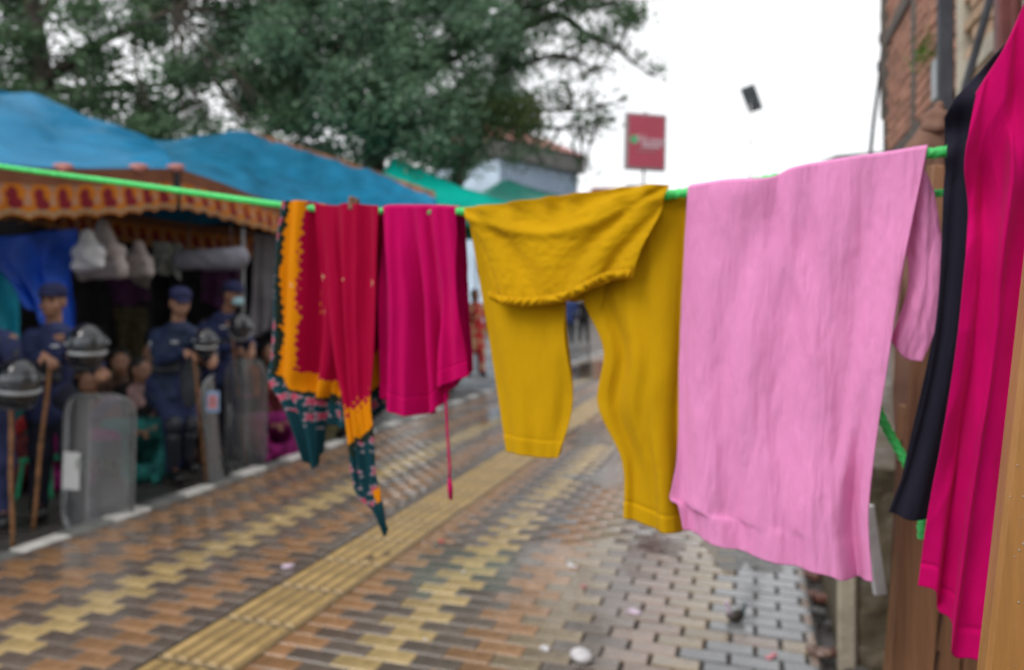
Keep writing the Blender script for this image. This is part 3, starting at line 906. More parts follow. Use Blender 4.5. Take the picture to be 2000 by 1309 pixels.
# policeman at the left, facing the street
Y1 = 5.53; k1 = F / Y1; f1 = joints(Y1, 100)
x1 = at(100, 1010, Y1)
J1 = dict(head=f1(103, 590), neck=f1(106, 638, .02), chest=f1(108, 690, .02), pelvis=f1(100, 770, .03),
          sl=f1(150, 662), sr=f1(64, 660), el=f1(180, 706, -.08), er=f1(48, 712, -.1), wl=f1(196, 722, -.3), wr=f1(88, 697, -.33),
          dl=(.5, -.8, -.15), dr=(.75, -.45, -.25), nl=(0, -.2, -1), nr=(.2, -.3, -1),
          hl=f1(124, 780, .02), hr=f1(78, 780, .0), kl=f1(140, 880, .0), kr=f1(80, 885, -.04), al=f1(158, 985, .05), ar=f1(76, 992, .0),
          tl=f1(168, 998, -.12), tr=f1(80, 1003, -.17), curl=.75)
person('person', (x1[0], Y1, RZ), 0, 'policeman in navy uniform and cap holding a cane and the big clear shield', J1, M['skin'], M['navy'], M['trouser'], M['boot'],
       cap_mat=M['cap'], face_yaw=.12, face_pitch=-.02, jacket_len=.82, seed=1, group='policemen standing guard')
# vest on his chest
rp1 = lambda px, py, dy: np.array(at(px, py, Y1 + dy))
cane(rp1(98, 702, -.36), np.array((x1[0] + .055, Y1 - .30, RZ)), 'brown bamboo cane in the hand of the policeman with the big shield')
shield((at(188, 985, 5.18)[0], 5.18, RZ), .0, 'wide clear shield with white notice, in front of the second policeman from the left', w=.50, h=.955, tilt=-.05)
helmet(at(170, 676, 5.12), .7, 'shiny black helmet hung above the shield with the white notice', s=.97, tilt=.1)
# policeman cut by the left edge
Y0 = 5.15; k0 = F / Y0; f0 = joints(Y0, -30)
x0 = at(-30, 1030, Y0)
J0 = dict(head=f0(-42, 590), neck=f0(-38, 640, .02), chest=f0(-34, 700, .02), pelvis=f0(-34, 790, .03),
          sl=f0(16, 668), sr=f0(-86, 668), el=f0(38, 740, -.02), er=f0(-105, 740, -.1), wl=f0(12, 782, -.27), wr=f0(-50, 760, -.3),
          dl=(-.3, -.8, -.2), dr=(.75, -.45, -.25), nl=(0, -.2, -1), nr=(.2, -.3, -1),
          hl=f0(-5, 800, .02), hr=f0(-58, 800, .0), kl=f0(4, 900, .0), kr=f0(-64, 905, -.04), al=f0(6, 1005, .05), ar=f0(-68, 1012, .0),
          tl=f0(10, 1020, -.15), tr=f0(-72, 1023, -.17), curl=.75)
person('person', (x0[0], Y0, RZ), 0, 'policeman in navy uniform cut off by the left edge of the picture', J0, M['skin'], M['navy'], M['navy'], M['boot'],
       cap_mat=M['cap'], face_yaw=.3, jacket_len=.82, seed=2, group='policemen standing guard')
helmet(at(36, 748, 4.72), .9, 'shiny black helmet with pale visor rim, at the left edge above a cane', s=1.0, tilt=.15)
cane(at(20, 785, 4.8), (at(24, 1070, 4.86)[0], 4.86, RZ), 'brown bamboo cane standing under the helmet at the left edge')
# policeman looking down at folded hands
Y2 = 6.6; k2 = F / Y2; f2 = joints(Y2, 345)
x2 = at(345, 940, Y2)
J2 = dict(head=f2(352, 592, -.04), neck=f2(346, 634, .0), chest=f2(338, 680, .01), pelvis=f2(328, 745, .06),
          sl=f2(378, 656, .02), sr=f2(308, 658), el=f2(412, 690, -.08), er=f2(314, 705, -.13), wl=f2(415, 690, -.3), wr=f2(366, 690, -.33),
          dl=(.3, -.6, -.7), dr=(.85, -.4, -.15), nl=(-.6, -.2, -1), nr=(.2, -.3, -1),
          hl=f2(352, 755, .05), hr=f2(312, 755, .02), kl=f2(372, 828, .0), kr=f2(338, 828, -.08), al=f2(362, 902, .1), ar=f2(338, 918, .0),
          tl=f2(380, 914, -.02), tr=f2(350, 936, -.15), curl=.8)
person('person', (x2[0], Y2, RZ), 0, 'policeman in dark rain jacket and shin guards looking down at his hands', J2, M['skin_light'], M['navy_dark'], M['navy'], M['boot'],
       cap_mat=M['cap'], face_yaw=.65, face_pitch=.28, jacket_len=.80, girth=1.12, seed=3, leg_pads=True, group='policemen standing guard')
shield((at(424, 935, 6.25)[0], 6.25, RZ), R(105), 'clear shield seen nearly edge-on with small sticker, beside the policeman looking down', w=.46, h=.98, tilt=-.10, sticker=False, letters=False, depth=.1)
M['sticker_blue'] = pm('blue_sticker', (.25, .38, .6), rough=.5, var=.2, scale=20, bump=0)
M['sticker_red'] = pm('red_sticker', (.5, .2, .22), rough=.5, var=.2, scale=20, bump=0)
s = MB(); p = at(416, 785, 5.96); s.box(p, (.10, .006, .17), rotz(.1), bev=.002); stk = s.build('sticker', M['sticker_blue']); tag(stk, 'small blue and red sticker on the edge of the narrow shield', 'sticker')
s = MB(); s.box((p[0], p[1] - .005, p[2]), (.07, .004, .11), rotz(.1), bev=.001); s.build('emblem', M['sticker_red'], stk)
op = empty('oval_shield', at(371, 750, 6.35), label='small dark oval plate hanging before the thigh of the policeman looking down', cat='shield')
soft('plate', [ell((0, 0, 0), (.085, .03, .21))], .012, M['vest'], op, k=.02)
soft('strap', [cap((0, .03, .1), (0, .03, -.1), .015, .015)], .008, M['cable'], op, k=.01)
helmet(at(402, 668, 6.2), .5, 'black helmet with grey front on the hands of the policeman looking down', s=.72, tilt=.2)
cane(at(378, 695, 6.22), (at(405, 900, 6.3)[0], 6.3, RZ), 'thin cane leaning behind the narrow shield of the policeman looking down', r=.011)
# masked policeman
Y3 = 7.45; k3 = F / Y3; f3 = joints(Y3, 445)
x3 = at(445, 900, Y3)
J3 = dict(head=f3(456, 577, -.06), neck=f3(440, 612, .0), chest=f3(430, 650, .02), pelvis=f3(428, 735, .08),
          sl=f3(466, 634, -.05), sr=f3(402, 638, .02), el=f3(486, 672, -.16), er=f3(420, 682, -.14), wl=f3(492, 678, -.36), wr=f3(470, 684, -.36),
          dl=(.1, -.5, -.8), dr=(.7, -.4, -.4), nl=(-.6, -.2, -1), nr=(.2, -.3, -1),
          hl=f3(446, 745, .06), hr=f3(412, 745, .06), kl=f3(454, 815, .0), kr=f3(425, 815, .02), al=f3(456, 880, .05), ar=f3(430, 882, .06),
          tl=f3(468, 893, -.1), tr=f3(440, 895, -.1), curl=.8)
person('person', (x3[0], Y3, RZ), 0, 'policeman in navy uniform wearing a pale blue face mask', J3, M['skin'], M['navy'], M['trouser'], M['boot'],
       cap_mat=M['cap'], face_yaw=1.05, face_pitch=.12, mask=True, jacket_len=.84, seed=4, group='policemen standing guard')
shield((at(480, 905, 7.0)[0], 7.0, RZ), .25, 'clear shield in front of the masked policeman with a cane behind it', w=.36, h=1.05, tilt=-.03, sticker=False, letters=True)
helmet(at(470, 640, 6.95), .3, 'black helmet hanging at the chest of the masked policeman', s=.84, tilt=.9)
cane(at(452, 648, 7.02), (at(480, 880, 7.1)[0], 7.1, RZ), 'cane of the masked policeman leaning behind his shield', r=.012)

# seated crowd under the tents
cols = {'maroon': (.16, .03, .035), 'rust': (.28, .09, .05), 'pinkgrey': (.42, .26, .25), 'teal': (.03, .2, .18), 'black': (.015, .014, .016), 'magenta': (.3, .02, .16),
        'orange': (.45, .12, .03), 'purple': (.08, .015, .1), 'red': (.38, .03, .03), 'brown': (.12, .07, .05), 'olive': (.09, .08, .04), 'blue': (.03, .05, .16)}
for k, c in cols.items(): M['cl_' + k] = pm('cloth_' + k, c, rough=.85, var=.35, scale=14, bump=.25, bscale=40, spec=.2)
def seated(px, py_head, Y, rz, label, top, leg, shawl=None, lng=True, seed=0):
    base = at(px, 600, Y)
    hz = at(px, py_head, Y)[2] - RZ
    d = hz - .74
    J = dict(head=(0, -.06, .74), neck=(0, -.02, .6), chest=(0, 0, .42), pelvis=(0, .05, .13), sl=(.17, 0, .54), sr=(-.17, 0, .54), el=(.24, -.14, .33), er=(-.24, -.14, .33),
             wl=(.1, -.34, .36), wr=(-.06, -.36, .34), dl=(-.7, -.5, -.3), dr=(.7, -.5, -.3), nl=(0, -.2, -1), nr=(0, -.2, -1), hl=(.12, .02, .13), hr=(-.12, .02, .13),
             kl=(.26, -.3, .32), kr=(-.24, -.32, .34), al=(.12, -.4, .08), ar=(-.1, -.42, .08), tl=(.1, -.52, .04), tr=(-.1, -.54, .04), curl=.6)
    for q in J:
        if q[0] not in 'dnc' or q == 'neck' or q == 'chest': J[q] = (J[q][0], J[q][1], J[q][2] + (d if J[q][2] > .1 and d > 0 else 0) * min(1, J[q][2] / .6))
    return person('person', (base[0], Y, RZ), rz, label, J, M['skin'], M['cl_' + top], M['cl_' + leg], M['cl_' + leg], voxel=.02, hair=M['hair'], hair_long=lng, skirt=True, hands=True,
                  shawl=M['cl_' + shawl] if shawl else None, seed=seed, group='people sitting under the tents', face_yaw=random.uniform(-.5, .7), face_pitch=.1)
seated(238, 706, 7.3, .3, 'seated person in dark brown just right of the big shield top', 'brown', 'maroon', None, seed=11)
seated(276, 722, 6.95, .5, 'seated person in a pale pink top between two policemen', 'pinkgrey', 'teal', 'black', seed=12)
seated(180, 745, 6.7, .1, 'seated person in maroon seen through the big shield', 'maroon', 'magenta', 'purple', seed=13)
seated(375, 735, 7.7, .4, 'seated person in red behind the policeman looking down', 'red', 'brown', 'pinkgrey', seed=14)
seated(302, 690, 8.0, .0, 'seated person in rust orange behind the first row', 'rust', 'black', 'orange', seed=15)
seated(528, 690, 8.2, .3, 'seated person in brown shawl beside the striped cloth edge', 'brown', 'magenta', 'orange', seed=16)
seated(552, 735, 7.9, .2, 'seated person in magenta skirt behind the hanging scarf', 'maroon', 'magenta', None, seed=17)
seated(40, 760, 6.6, .2, 'seated person in teal cloth behind the cane at the left', 'teal', 'maroon', 'red', seed=18)
seated(130, 690, 7.6, .2, 'seated person in black behind the second policeman', 'black', 'olive', None, seed=19)
seated(500, 720, 8.6, -.2, 'seated person in rust cloth behind the masked policeman', 'rust', 'brown', 'red', seed=20)
seated(410, 700, 8.9, .1, 'seated person in black between the two right policemen', 'black', 'red', 'maroon', seed=21)
seated(610, 745, 8.3, .3, 'seated person in teal behind the red and mustard scarf', 'teal', 'olive', 'black', seed=22)
seated(265, 655, 9.0, .2, 'seated person in olive at the back of the tent', 'olive', 'brown', 'black', seed=23)
seated(690, 740, 9.2, .2, 'seated person in purple further along the road edge', 'purple', 'black', 'maroon', seed=24)

# walkers far down the street
def walker(px, Y, rz, label, top, leg, z=0, h=1.0, seed=0, lng=False, skirt=False, grp='people far down the street'):
    b = at(px, 600, Y)
    J = dict(head=(0, -.02, 1.58), neck=(0, 0, 1.42), chest=(0, 0, 1.2), pelvis=(0, .02, .92), sl=(.19, 0, 1.36), sr=(-.19, 0, 1.36), el=(.25, .03, 1.1), er=(-.25, .03, 1.1),
             wl=(.24, -.1, .86), wr=(-.24, -.08, .86), dl=(0, -.2, -1), dr=(0, -.2, -1), nl=(-1, 0, 0), nr=(1, 0, 0), hl=(.1, 0, .9), hr=(-.1, 0, .9), kl=(.11, -.05, .48), kr=(-.11, .02, .48),
             al=(.11, -.08, .08), ar=(-.11, .12, .1), tl=(.12, -.22, .04), tr=(-.12, -.02, .04), curl=.4)
    return person('person', (b[0], Y, z), rz, label, J, M['skin'], M['cl_' + top], M['cl_' + leg], M['boot'], voxel=.022, hair=M['hair'], hair_long=lng, hands=True, jacket_len=.6 if skirt else .8,
                  seed=seed, group=grp, girth=1.1)
walker(1112, 25, 2.9, 'person in dark blue clothes far off between the yellow trouser legs', 'blue', 'black', seed=31)
walker(1140, 26, 3.3, 'person in black clothes far off next to a person in blue', 'black', 'black', seed=32)
walker(1085, 27, 3.1, 'person in dark clothes far off behind the left yellow leg', 'black', 'blue', seed=33)

# person in a red floral dress between magenta and yellow cloth
N_ = 0
def floral(name):
    m, nt, N, L, out = node_mat(name)
    b = N.new('ShaderNodeBsdfPrincipled'); t = N.new('ShaderNodeTexCoord'); v = N.new('ShaderNodeTexVoronoi'); v.inputs['Scale'].default_value = 9
    L.new(t.outputs['Object'], v.inputs['Vector'])
    r = N.new('ShaderNodeValToRGB'); r.color_ramp.interpolation = 'CONSTANT'
    r.color_ramp.elements[0].position = 0; r.color_ramp.elements[0].color = (.55, .38, .2, 1)
    r.color_ramp.elements[1].position = .42; r.color_ramp.elements[1].color = (.5, .02, .025, 1)
    L.new(v.outputs['Distance'], r.inputs['Fac']); L.new(r.outputs['Color'], b.inputs['Base Color']); b.inputs['Roughness'].default_value = .8
    L.new(b.outputs[0], out.inputs['Surface']); return m
M['cl_floral'] = floral('red_floral_cloth')
walker(928, 14.5, .4, 'person in a red dress with cream flowers beyond the magenta cloth', 'floral', 'floral', z=-.0, seed=34, lng=True, skirt=True, grp='people standing by the green tents')
walker(868, 15.5, .2, 'person in rust cloth standing behind the magenta cloth', 'rust', 'brown', z=0, seed=35, lng=True, grp='people standing by the green tents')

# ------------------------------------------------------------------ sheets of cloth
def catmull(pts, n):
    P_ = np.array(pts, float)
    if len(P_) == 2: return P_[0] + (P_[1] - P_[0]) * np.linspace(0, 1, n)[:, None]
    d = np.r_[0, np.cumsum(np.linalg.norm(np.diff(P_, axis=0), axis=1))]; d /= d[-1]
    Q = np.vstack([2 * P_[0] - P_[1], P_, 2 * P_[-1] - P_[-2]])
    t = np.linspace(0, 1, n); out = []
    for x in t:
        i = min(np.searchsorted(d, x, side='right') - 1, len(P_) - 2)
        f = (x - d[i]) / (d[i + 1] - d[i])
        p0, p1, p2, p3 = Q[i], Q[i + 1], Q[i + 2], Q[i + 3]
        out.append(.5 * (2 * p1 + (p2 - p0) * f + (2 * p0 - 5 * p1 + 4 * p2 - p3) * f * f + (3 * p1 - p0 - 3 * p2 + p3) * f ** 3))
    return np.array(out)

def coons(top, bot, left, right, nu, nv):
    T, B, L_, R_ = catmull(top, nu), catmull(bot, nu), catmull(left, nv), catmull(right, nv)
    u = np.linspace(0, 1, nu)[None, :, None]; v = np.linspace(0, 1, nv)[:, None, None]
    S = (1 - v) * T[None] + v * B[None] + (1 - u) * L_[:, None] + u * R_[:, None]
    S -= (1 - u) * (1 - v) * T[0] + u * (1 - v) * T[-1] + (1 - u) * v * B[0] + u * v * B[-1]
    return S

def grid_faces(nv, nu, off=0):
    j, i = np.meshgrid(np.arange(nv - 1), np.arange(nu - 1), indexing='ij')
    a = (j * nu + i).ravel()
    return np.stack([a, a + nu, a + nu + 1, a + 1], 1) + off

# the vertical plane of the washing line: X to the right, Y = LY - LK * X
LY, LK = 1.4, .6
LN = math.hypot(1, LK)
LE = np.array((1 / LN, -LK / LN, 0)); LNORM = np.array((-LK / LN, -1 / LN, 0))
def line_sz(px, py):
    q = (px - 1000) / F
    Y = LY / (1 + LK * q)
    return (q * Y * LN, CAMZ + (HZ - py) / F * Y)
def line_world(S, off):
    S = np.asarray(S)
    return np.array((0, LY, 0)) + S[..., 0:1] * LE + np.asarray(off)[..., None] * LNORM + S[..., 1:2] * np.array((0, 0, 1.))

def px_list(l): return [line_sz(*p) for p in l]

def cloth_sheet(top, bot, left, right, nu, nv, fold, base=0.0):
    S = coons(px_list(top), px_list(bot), px_list(left), px_list(right), nu, nv)
    u = np.linspace(0, 1, nu)[None, :] * np.ones((nv, 1)); v = np.linspace(0, 1, nv)[:, None] * np.ones((1, nu))
    off = base + fold(u, v, S)
    return S, off, u, v

def cloth_obj(name, sheets, mat, label, cat, parent=None, thick=.0016, colours=None, arcs=None):
    """sheets: list of (S, off); joined into one cloth. arcs: pairs (front index, back index) joined over the line"""
    V = []; Fq = []; UV = []; C = []
    starts = []; n = 0
    for i, (S, off) in enumerate(sheets):
        nv, nu = S.shape[:2]
        W = line_world(S, off)
        V.append(W.reshape(-1, 3)); UV.append(S.reshape(-1, 2)); Fq.append(grid_faces(nv, nu, n)); starts.append((n, nu)); n += nv * nu
        if colours: C.append(colours[i].reshape(-1, 3))
    for a, b in (arcs or []):
        (na, nu), (nb, _) = starts[a], starts[b]
        Wa, Wb = V[a][:nu], V[b][:nu]
        mid = (Wa + Wb) / 2 + np.array((0, 0, .007))
        V.append(mid); UV.append(UV[a][:nu] + (0, .008))
        if colours: C.append(C[a][:nu])
        i = np.arange(nu - 1)
        Fq.append(np.stack([na + i, na + i + 1, n + i + 1, n + i], 1)); Fq.append(np.stack([n + i, n + i + 1, nb + i + 1, nb + i], 1)); n += nu
    V = np.concatenate(V); c = V[np.argmax(V[:, 2])].copy()
    org = c if parent is None else origin_of(parent)
    me = make_mesh(name, V - org, np.concatenate(Fq), mat, uv=np.concatenate(UV), colour=np.concatenate(C) if colours else None)
    o = obj(name, me, parent, tuple(org) if parent is None else (0, 0, 0))
    md = o.modifiers.new('thick', 'SOLIDIFY'); md.thickness = thick; md.offset = 0
    if label: tag(o, label, cat)
    return o

def cloth_mat(name, col, transl=.22, rough=.85, bump=.35, bscale=(70, 18), var=.07, attr=False, weave=True, sheen=.03):
    m = pm(name, col, rough=rough, var=var, scale=5, bump=bump, bscale=1.0, stretch=(1, 1, 1), coords='UV', transl=transl, attr=attr, spec=.08, sheen=sheen)
    nt = m.node_tree
    bn = [n for n in nt.nodes if n.bl_idname == 'ShaderNodeBump'][0]
    nz = bn.inputs['Height'].links[0].from_node
    mp = nt.nodes.new('ShaderNodeMapping'); mp.inputs['Scale'].default_value = (bscale[0], bscale[1], 1)
    tcn = [n for n in nt.nodes if n.bl_idname == 'ShaderNodeTexCoord'][0]
    nt.links.new(tcn.outputs['UV'], mp.inputs['Vector']); nt.links.new(mp.outputs[0], nz.inputs['Vector'])
    bn.inputs['Distance'].default_value = .004
    return m

M['c_yellow'] = cloth_mat('mustard_cotton', (.66, .37, .004), transl=.2, bump=.3, bscale=(60, 30))
M['c_pink'] = cloth_mat('pink_crepe', (.93, .36, .68), transl=.22, bump=.45, bscale=(140, 34), var=.05)
M['c_magenta'] = cloth_mat('magenta_cotton', (.57, .001, .115), transl=.15, bump=.3, bscale=(60, 10))
M['c_magenta2'] = cloth_mat('deep_magenta_cotton', (.57, .001, .125), transl=.12, bump=.45, bscale=(55, 16))
M['c_black'] = cloth_mat('black_cotton', (.016, .016, .028), transl=.03, bump=.3, bscale=(40, 18), sheen=.05)
M['c_print'] = cloth_mat('printed_scarf', (1, 1, 1), transl=.2, bump=.25, bscale=(60, 14), var=.03, attr=True)
M['c_brown'] = cloth_mat('brown_cloth', (.235, .135, .10), transl=.08, bump=.4, bscale=(30, 12), var=.12)

def pleats(u, v, S, amp, freqs, seed=0, skew=0.0, grow=1.0, wr=.0022, wx=90, wy=22):
    r_ = np.random.default_rng(seed)
    o = 0
    for f in freqs:
        ph = r_.random() * 6.28
        drift = .8 * vnoise(v * 2.1 + seed, u * 1.3 + f, seed + 5)
        w_ = np.sin(2 * np.pi * f * (u + skew * v) + ph + 1.6 * drift)
        o = o + (w_ + .35 * (1 - np.abs(w_)) - .3) * (r_.random() * .5 + .5) / len(freqs)
    g = (.25 + .75 * v ** .7) if grow else 1.0
    o = o * amp * 1.5 * g
    o = o + wr * fnoise(S[..., 0] * wx, S[..., 1] * wy, seed + 2, 3)
    return o

# green washing line ------------------------------------------------------
M['rope'] = pm('green_nylon_rope', (.11, .92, .24), rough=.45, var=.12, scale=40, bump=.15, bscale=220, transl=.28, sheen=.1)
def rope_mesh(pts, R0, n=15, step=.0035, twist=150.0):
    P_ = catmull(pts, max(8, int(sum(np.linalg.norm(np.diff(np.array(pts), axis=0), axis=1)) / step)))
    V = []; up = np.array((0, 0, 1.0)); s_ = 0
    T = np.gradient(P_, axis=0); T /= np.linalg.norm(T, axis=1)[:, None]
    for i, p in enumerate(P_):
        if i: s_ += np.linalg.norm(P_[i] - P_[i - 1])
        d = T[i]; a = np.cross(d, up); 
        if np.linalg.norm(a) < 1e-3: a = np.cross(d, (1, 0, 0))
        a /= np.linalg.norm(a); b = np.cross(a, d)
        for k in range(n):
            t = 2 * math.pi * k / n
            rr = R0 * (.6 + .44 * abs(math.cos(1.5 * (t - s_ * twist))) ** .8)
            V.append(p + (a * math.cos(t) + b * math.sin(t)) * rr)
    m_ = len(P_)
    i, k = np.meshgrid(np.arange(m_ - 1), np.arange(n), indexing='ij')
    Fq = np.stack([i * n + k, i * n + (k + 1) % n, (i + 1) * n + (k + 1) % n, (i + 1) * n + k], -1).reshape(-1, 4)
    return np.array(V), Fq
def LW(px, py, off=0.0):
    return line_world(np.array(line_sz(px, py)), np.array(off))
rope_pts = [LW(p, y) for p, y in ((-520, 245), (-250, 285), (0, 325), (280, 363), (560, 402), (720, 412), (900, 413), (1100, 400), (1330, 378), (1500, 352), (1650, 322), (1830, 298), (1868, 294))]
rope = empty('washing_line', tuple(rope_pts[0]), label='bright green twisted rope washing line carrying the clothes', cat='rope')
def rope_part(name, pts, R0):
    V, Fq = rope_mesh(pts, R0)
    return obj(name, make_mesh(name, V - origin_of(rope), Fq, M['rope']), rope)
rope_part('main_strand', rope_pts, .0082)
rope_part('upper_strand', [LW(1850, 300, -.008), LW(1868, 262, -.008), LW(1902, 204, -.008), LW(1962, 130, -.005), LW(2030, 60, .02), LW(2110, -40, .03)], .006)
rope_part('return_strand', [LW(1560, 392, -.07), LW(1700, 376, -.06), LW(1790, 370, -.05), LW(1850, 369, -.05), LW(1930, 372, -.05)], .006)
rope_part('loose_end', [LW(1600, 590, -.05), LW(1680, 745, -.05), LW(1722, 838, -.05), LW(1764, 914, -.05), LW(1795, 985, -.05), LW(1799, 1042, -.03), LW(1801, 1062, -.03)], .0072)

# mustard trousers --------------------------------------------------------
def flap_folds(u, v):
    tR = np.arctan2(v + .12, (1.06 - u) * 1.9); tL = np.arctan2(v + .10, (u + .06) * 1.9)
    dR = np.hypot(v + .12, (1.06 - u) * 1.9); dL = np.hypot(v + .10, (u + .06) * 1.9)
    wR = np.clip((u - .25) / .5, 0, 1); wL = np.clip((.6 - u) / .45, 0, 1)
    rid = lambda x: np.cos(x) + .35 * (1 - np.abs(np.cos(x)))
    o = .0075 * rid(tR * 13 + 1.5 * vnoise(u * 2, v * 2, 4)) * wR * np.clip(dR, 0, 1) + .006 * rid(tL * 11 + 1.5 * vnoise(u * 2, v * 2, 6)) * wL * np.clip(dL, 0, 1)
    o += .008 * np.exp(-((v - .12 - .9 * u * (1 - u)) / .06) ** 2) * (1 - wR * .5) + .006 * np.sin(u * 38 + 4 * vnoise(u * 5, v, 3)) * np.exp(-(v / .12) ** 2)
    return o + .0008 * fnoise(u * 30, v * 20, 4)
def hemline(v, at_, d=.0022, w=.004): return -d * np.exp(-((v - at_) / w) ** 2) + d * .6 * (v > at_)
ytop = [(911, 408), (1000, 398), (1100, 385), (1190, 374), (1250, 366), (1313, 364)]
fl = cloth_sheet(ytop, [(976, 584), (1000, 594), (1045, 597), (1110, 590), (1165, 566), (1200, 551), (1245, 547)],
                 [(916, 408), (938, 455), (960, 520), (978, 584)], [(1313, 364), (1296, 425), (1264, 490), (1245, 547)], 190, 110,
                 lambda u, v, S: flap_folds(u, v) + .002 * np.sin(u * 110 + 6 * vnoise(u * 20, v * 3, 1)) * np.clip((v - .86) / .1, 0, 1), base=.022)
legL = cloth_sheet([(911, 409), (1000, 399), (1060, 391), (1125, 384)], [(988, 884), (1020, 888), (1052, 894), (1088, 896)],
                   [(906, 409), (932, 560), (958, 720), (985, 884)], [(1125, 384), (1098, 590), (1112, 775), (1088, 896)], 110, 190,
                   lambda u, v, S: .018 * np.sin(np.pi * u) * np.clip(v * 2, 0, 1) + pleats(u, v, S, .007, (1.1, 2.3), 11, wr=.0012, wx=30, wy=9) + hemline(v, .93) + .006 * np.clip((u - .78) / .1, 0, 1) * np.sin(v * 14), base=-.012)
legLb = cloth_sheet([(911, 409), (1000, 399), (1060, 391), (1125, 384)], [(990, 880), (1020, 884), (1052, 890), (1086, 892)],
                    [(908, 409), (934, 560), (960, 720), (988, 880)], [(1125, 384), (1098, 590), (1111, 775), (1086, 892)], 40, 60,
                    lambda u, v, S: -.03 * np.sin(np.pi * u) * np.clip(v * 2, 0, 1), base=-.016)
legR = cloth_sheet([(1120, 384), (1190, 375), (1250, 367), (1337, 372)], [(1218, 1012), (1250, 1024), (1290, 1036), (1338, 1046)],
                   [(1120, 384), (1128, 560), (1176, 680), (1166, 790), (1214, 900), (1218, 1012)], [(1337, 372), (1338, 480), (1326, 640), (1322, 820), (1328, 940), (1338, 1046)], 120, 200,
                   lambda u, v, S: .016 * np.sin(np.pi * u) * np.clip(v * 2, 0, 1) + pleats(u, v, S, .013, (1.4, 2.7), 12, wr=.0012, wx=30, wy=9) + hemline(v, .95), base=-.012)
legRb = cloth_sheet([(1120, 384), (1190, 375), (1250, 367), (1337, 372)], [(1220, 1008), (1250, 1020), (1290, 1032), (1336, 1042)],
                    [(1120, 384), (1128, 560), (1178, 680), (1168, 790), (1216, 900), (1220, 1008)], [(1337, 372), (1338, 480), (1324, 640), (1320, 820), (1326, 940), (1336, 1042)], 40, 60,
                    lambda u, v, S: -.03 * np.sin(np.pi * u) * np.clip(v * 2, 0, 1), base=-.016)
crotch = cloth_sheet([(1095, 388), (1125, 384), (1150, 381), (1190, 375)], [(1095, 585), (1118, 590), (1140, 590), (1165, 640)],
                     [(1095, 388), (1096, 490), (1095, 585)], [(1190, 375), (1185, 500), (1165, 640)], 30, 40, lambda u, v, S: 0 * u, base=-.008)
yel = cloth_obj('trousers', [x[:2] for x in (fl, legL, legLb, legR, legRb, crotch)], M['c_yellow'], 'mustard yellow trousers folded over the green rope, waist frill in front', 'trousers')
# frilled waistband along the flap's lower edge
def strip_along(px_pts, width_px, nu, nv, fold, base):
    bot = [(x + 2, y + width_px) for x, y in px_pts]
    return cloth_sheet(px_pts, bot, [px_pts[0], bot[0]], [px_pts[-1], bot[-1]], nu, nv, fold, base)
wb = strip_along([(978, 569), (1000, 578), (1045, 582), (1110, 574), (1165, 550), (1200, 534), (1247, 528)], 16, 260, 12,
                 lambda u, v, S: .0045 * np.sin(u * 105 + 7 * vnoise(u * 14, v, 2)) * .7 + .001 * vnoise(u * 60, v * 3, 9) + .007 * np.sin(np.pi * v), .036)
wbo = cloth_obj('waistband', [wb[:2]], M['c_yellow'], None, None, parent=yel, thick=.003)

# pink kurta --------------------------------------------------------------
ptop = [(1350, 368), (1420, 360), (1500, 356), (1548, 336), (1640, 318), (1740, 303), (1812, 292)]
pk = cloth_sheet(ptop, [(1338, 1032), (1390, 1052), (1500, 1086), (1610, 1112), (1660, 1130), (1706, 1131)],
                 [(1350, 368), (1338, 520), (1328, 700), (1324, 880), (1316, 945), (1312, 972), (1328, 985), (1338, 1032)], [(1812, 292), (1786, 420), (1758, 560), (1738, 700), (1722, 800), (1708, 900), (1698, 1010), (1706, 1131)], 220, 300,
                 lambda u, v, S: pleats(u, v, S, .016, (1.1, 2.3, 3.7), 21, grow=1, wr=.0011, wx=125, wy=24) + .0022 * fnoise(S[..., 0] * 38, S[..., 1] * 7, 77, 2) + .010 * np.exp(-((u - .42 - .55 * v) / .035) ** 2) * np.clip(1 - np.abs(v - .32) / .32, 0, 1) + .004 * (1 - np.abs(vnoise(u * 3.2 - v * 2.6, v * 2.1 + u, 79))) +
                 .014 * np.exp(-((u - .86) / .05) ** 2) * np.clip((v - .45) / .3, 0, 1) - .016 * np.exp(-((u - .92) / .03) ** 2) * np.clip((v - .5) / .3, 0, 1) +
                 .02 * np.exp(-((u - .30) / .16) ** 2 - (v / .12) ** 2) - .012 * np.exp(-((u - .42 - .1 * v) / .05) ** 2 - (v / .18) ** 2), base=.016)
pkb = cloth_sheet(ptop, [(1350, 1010), (1420, 1050), (1500, 1096), (1600, 1124), (1690, 1128)], [(1350, 368), (1346, 600), (1344, 850), (1350, 1010)],
                  [(1812, 292), (1782, 420), (1750, 600), (1700, 900), (1690, 1128)], 220, 120,
                  lambda u, v, S: -pleats(u, v, S, .012, (1.4, 2.9), 22), base=-.03)
pink = cloth_obj('kurta', [pk[:2], pkb[:2]], M['c_pink'], 'pale pink crepe kurta hanging over the green rope', 'kurta', arcs=[(0, 1)])
slv = cloth_sheet([(1760, 320), (1800, 325), (1824, 372)], [(1738, 664), (1766, 700), (1800, 708)], [(1760, 320), (1768, 470), (1772, 560), (1738, 664)],
                  [(1824, 372), (1840, 500), (1826, 640), (1800, 708)], 60, 110, lambda u, v, S: .014 * np.sin(np.pi * u) + pleats(u, v, S, .005, (.8, 1.7), 24), base=-.02)
cloth_obj('sleeve', [slv[:2]], M['c_pink'], None, None, parent=pink)
hem = strip_along([(1340, 1022), (1390, 1041), (1500, 1074), (1610, 1100), (1660, 1117), (1704, 1119)], 13, 120, 6, lambda u, v, S: .002 * vnoise(u * 40, v, 3) + 0 * u, .024)
